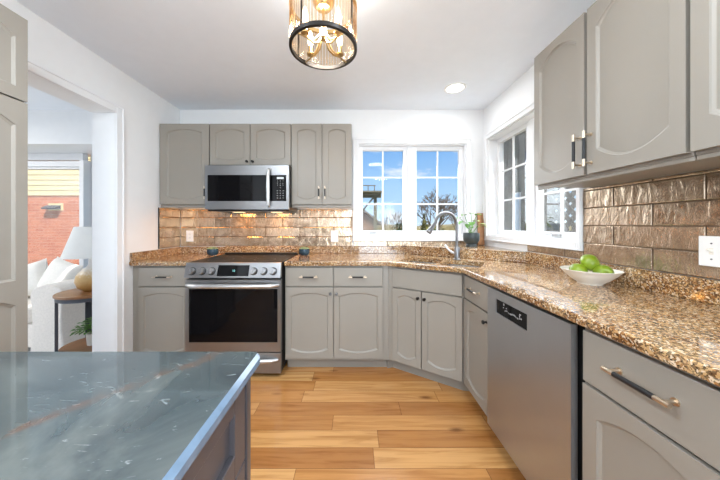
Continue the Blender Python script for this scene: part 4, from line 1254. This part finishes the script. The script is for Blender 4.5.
mb.loops([[(x, 45, -0.5) for x, z in pts_], [(x, 45, z) for x, z in pts_], [(x, 49, z + .2) for x, z in pts_], [(x, 51, -0.5) for x, z in pts_]], cap0=False, cap1=False, closed=False)
structure(tag(mb.build('hills', plain('winter_hills', srgb(150, 136, 100), 0.95, vary=0.4, scale=0.4), recalc=True)))

# neighbour shed wall and lattice screen beside the right window
nb = thing('timber_shed', 'dark grey-brown timber shed outside the left pane of the right window', 'shed', (0, 0, -0.5))
mb = MB()
y = 4.35
while y < 7.6:
    mb.box(3.2, 3.26, y, y + 0.17, 0, 4.2); y += 0.18
mb.prism([(3.24, 4.35), (5.55, 7.6), (3.24, 7.6)], 0, 4.2)
mb.build('wall', M['stain'], nb)
mb = MB(); mb.box(3.17, 3.21, 4.98, 5.20, 1.15, 2.35); fr_ = mb.build('window', M['trim'], nb)
mb = MB(); mb.box(3.160, 3.169, 4.995, 5.185, 1.17, 2.33); mb.build('pane', plain('pane_sky_reflection', srgb(188, 208, 228), 0.1, vary=0.1), fr_)  # reflected sky painted as the pane's pale blue colour
ls_ = thing('lattice_screen', 'brown privacy lattice panel outside the right pane of the right window', 'screen', (2.35, 2.64, -0.5), R(-90))
mb = MB()
for xx in (-0.52, 0.52): mb.box(xx - .05, xx + .05, -0.05, 0.05, 0, 3.1)
mb.box(-0.47, 0.47, -0.03, 0.03, 3.0, 3.1); mb.box(-0.47, 0.47, -0.02, 0.02, 0, 1.66)
mb.build('frame', M['stain'], ls_)
mb = MB()
sp_ = 0.13
for sg in (-1, 1):
    Mx = Matrix.Rotation(R(45 * sg), 3, 'Y')
    k = -2.2
    while k < 2.2:
        # clip the slat to the panel panel
        best = []
        for i in range(121):
            s_ = -1.5 + 3.0 * i / 120
            x = k + s_ * 0.7071; z = 2.35 + sg * s_ * 0.7071
            if -0.47 <= x <= 0.47 and 1.66 <= z <= 3.0: best.append((x, z))
        if len(best) > 2:
            (xa, za), (xb, zb2) = best[0], best[-1]
            c_ = ((xa + xb) / 2, 0.006 * sg, (za + zb2) / 2); L_ = math.hypot(xb - xa, zb2 - za) / 2
            mb.obox(c_, (L_, 0.005, 0.0275), Matrix.Rotation(R(-45 * sg), 3, 'Y'))
        k += sp_
mb.build('lattice', M['stain'], ls_)

# repeats share a group
for o in bpy.data.objects:
    if o.parent is None and 'category' in o and 'group' not in o:
        g = {'base cabinet': 'greige base cabinets', 'wall cabinet': 'greige wall cabinets', 'outlet': 'white wall outlets',
             'backsplash': 'bronze tile backsplash', 'shrub': 'shrubs beyond the back window'}.get(o['category'])
        if o.name.startswith('succulent'): g = 'small succulents beside the range'
        if g: o['group'] = g
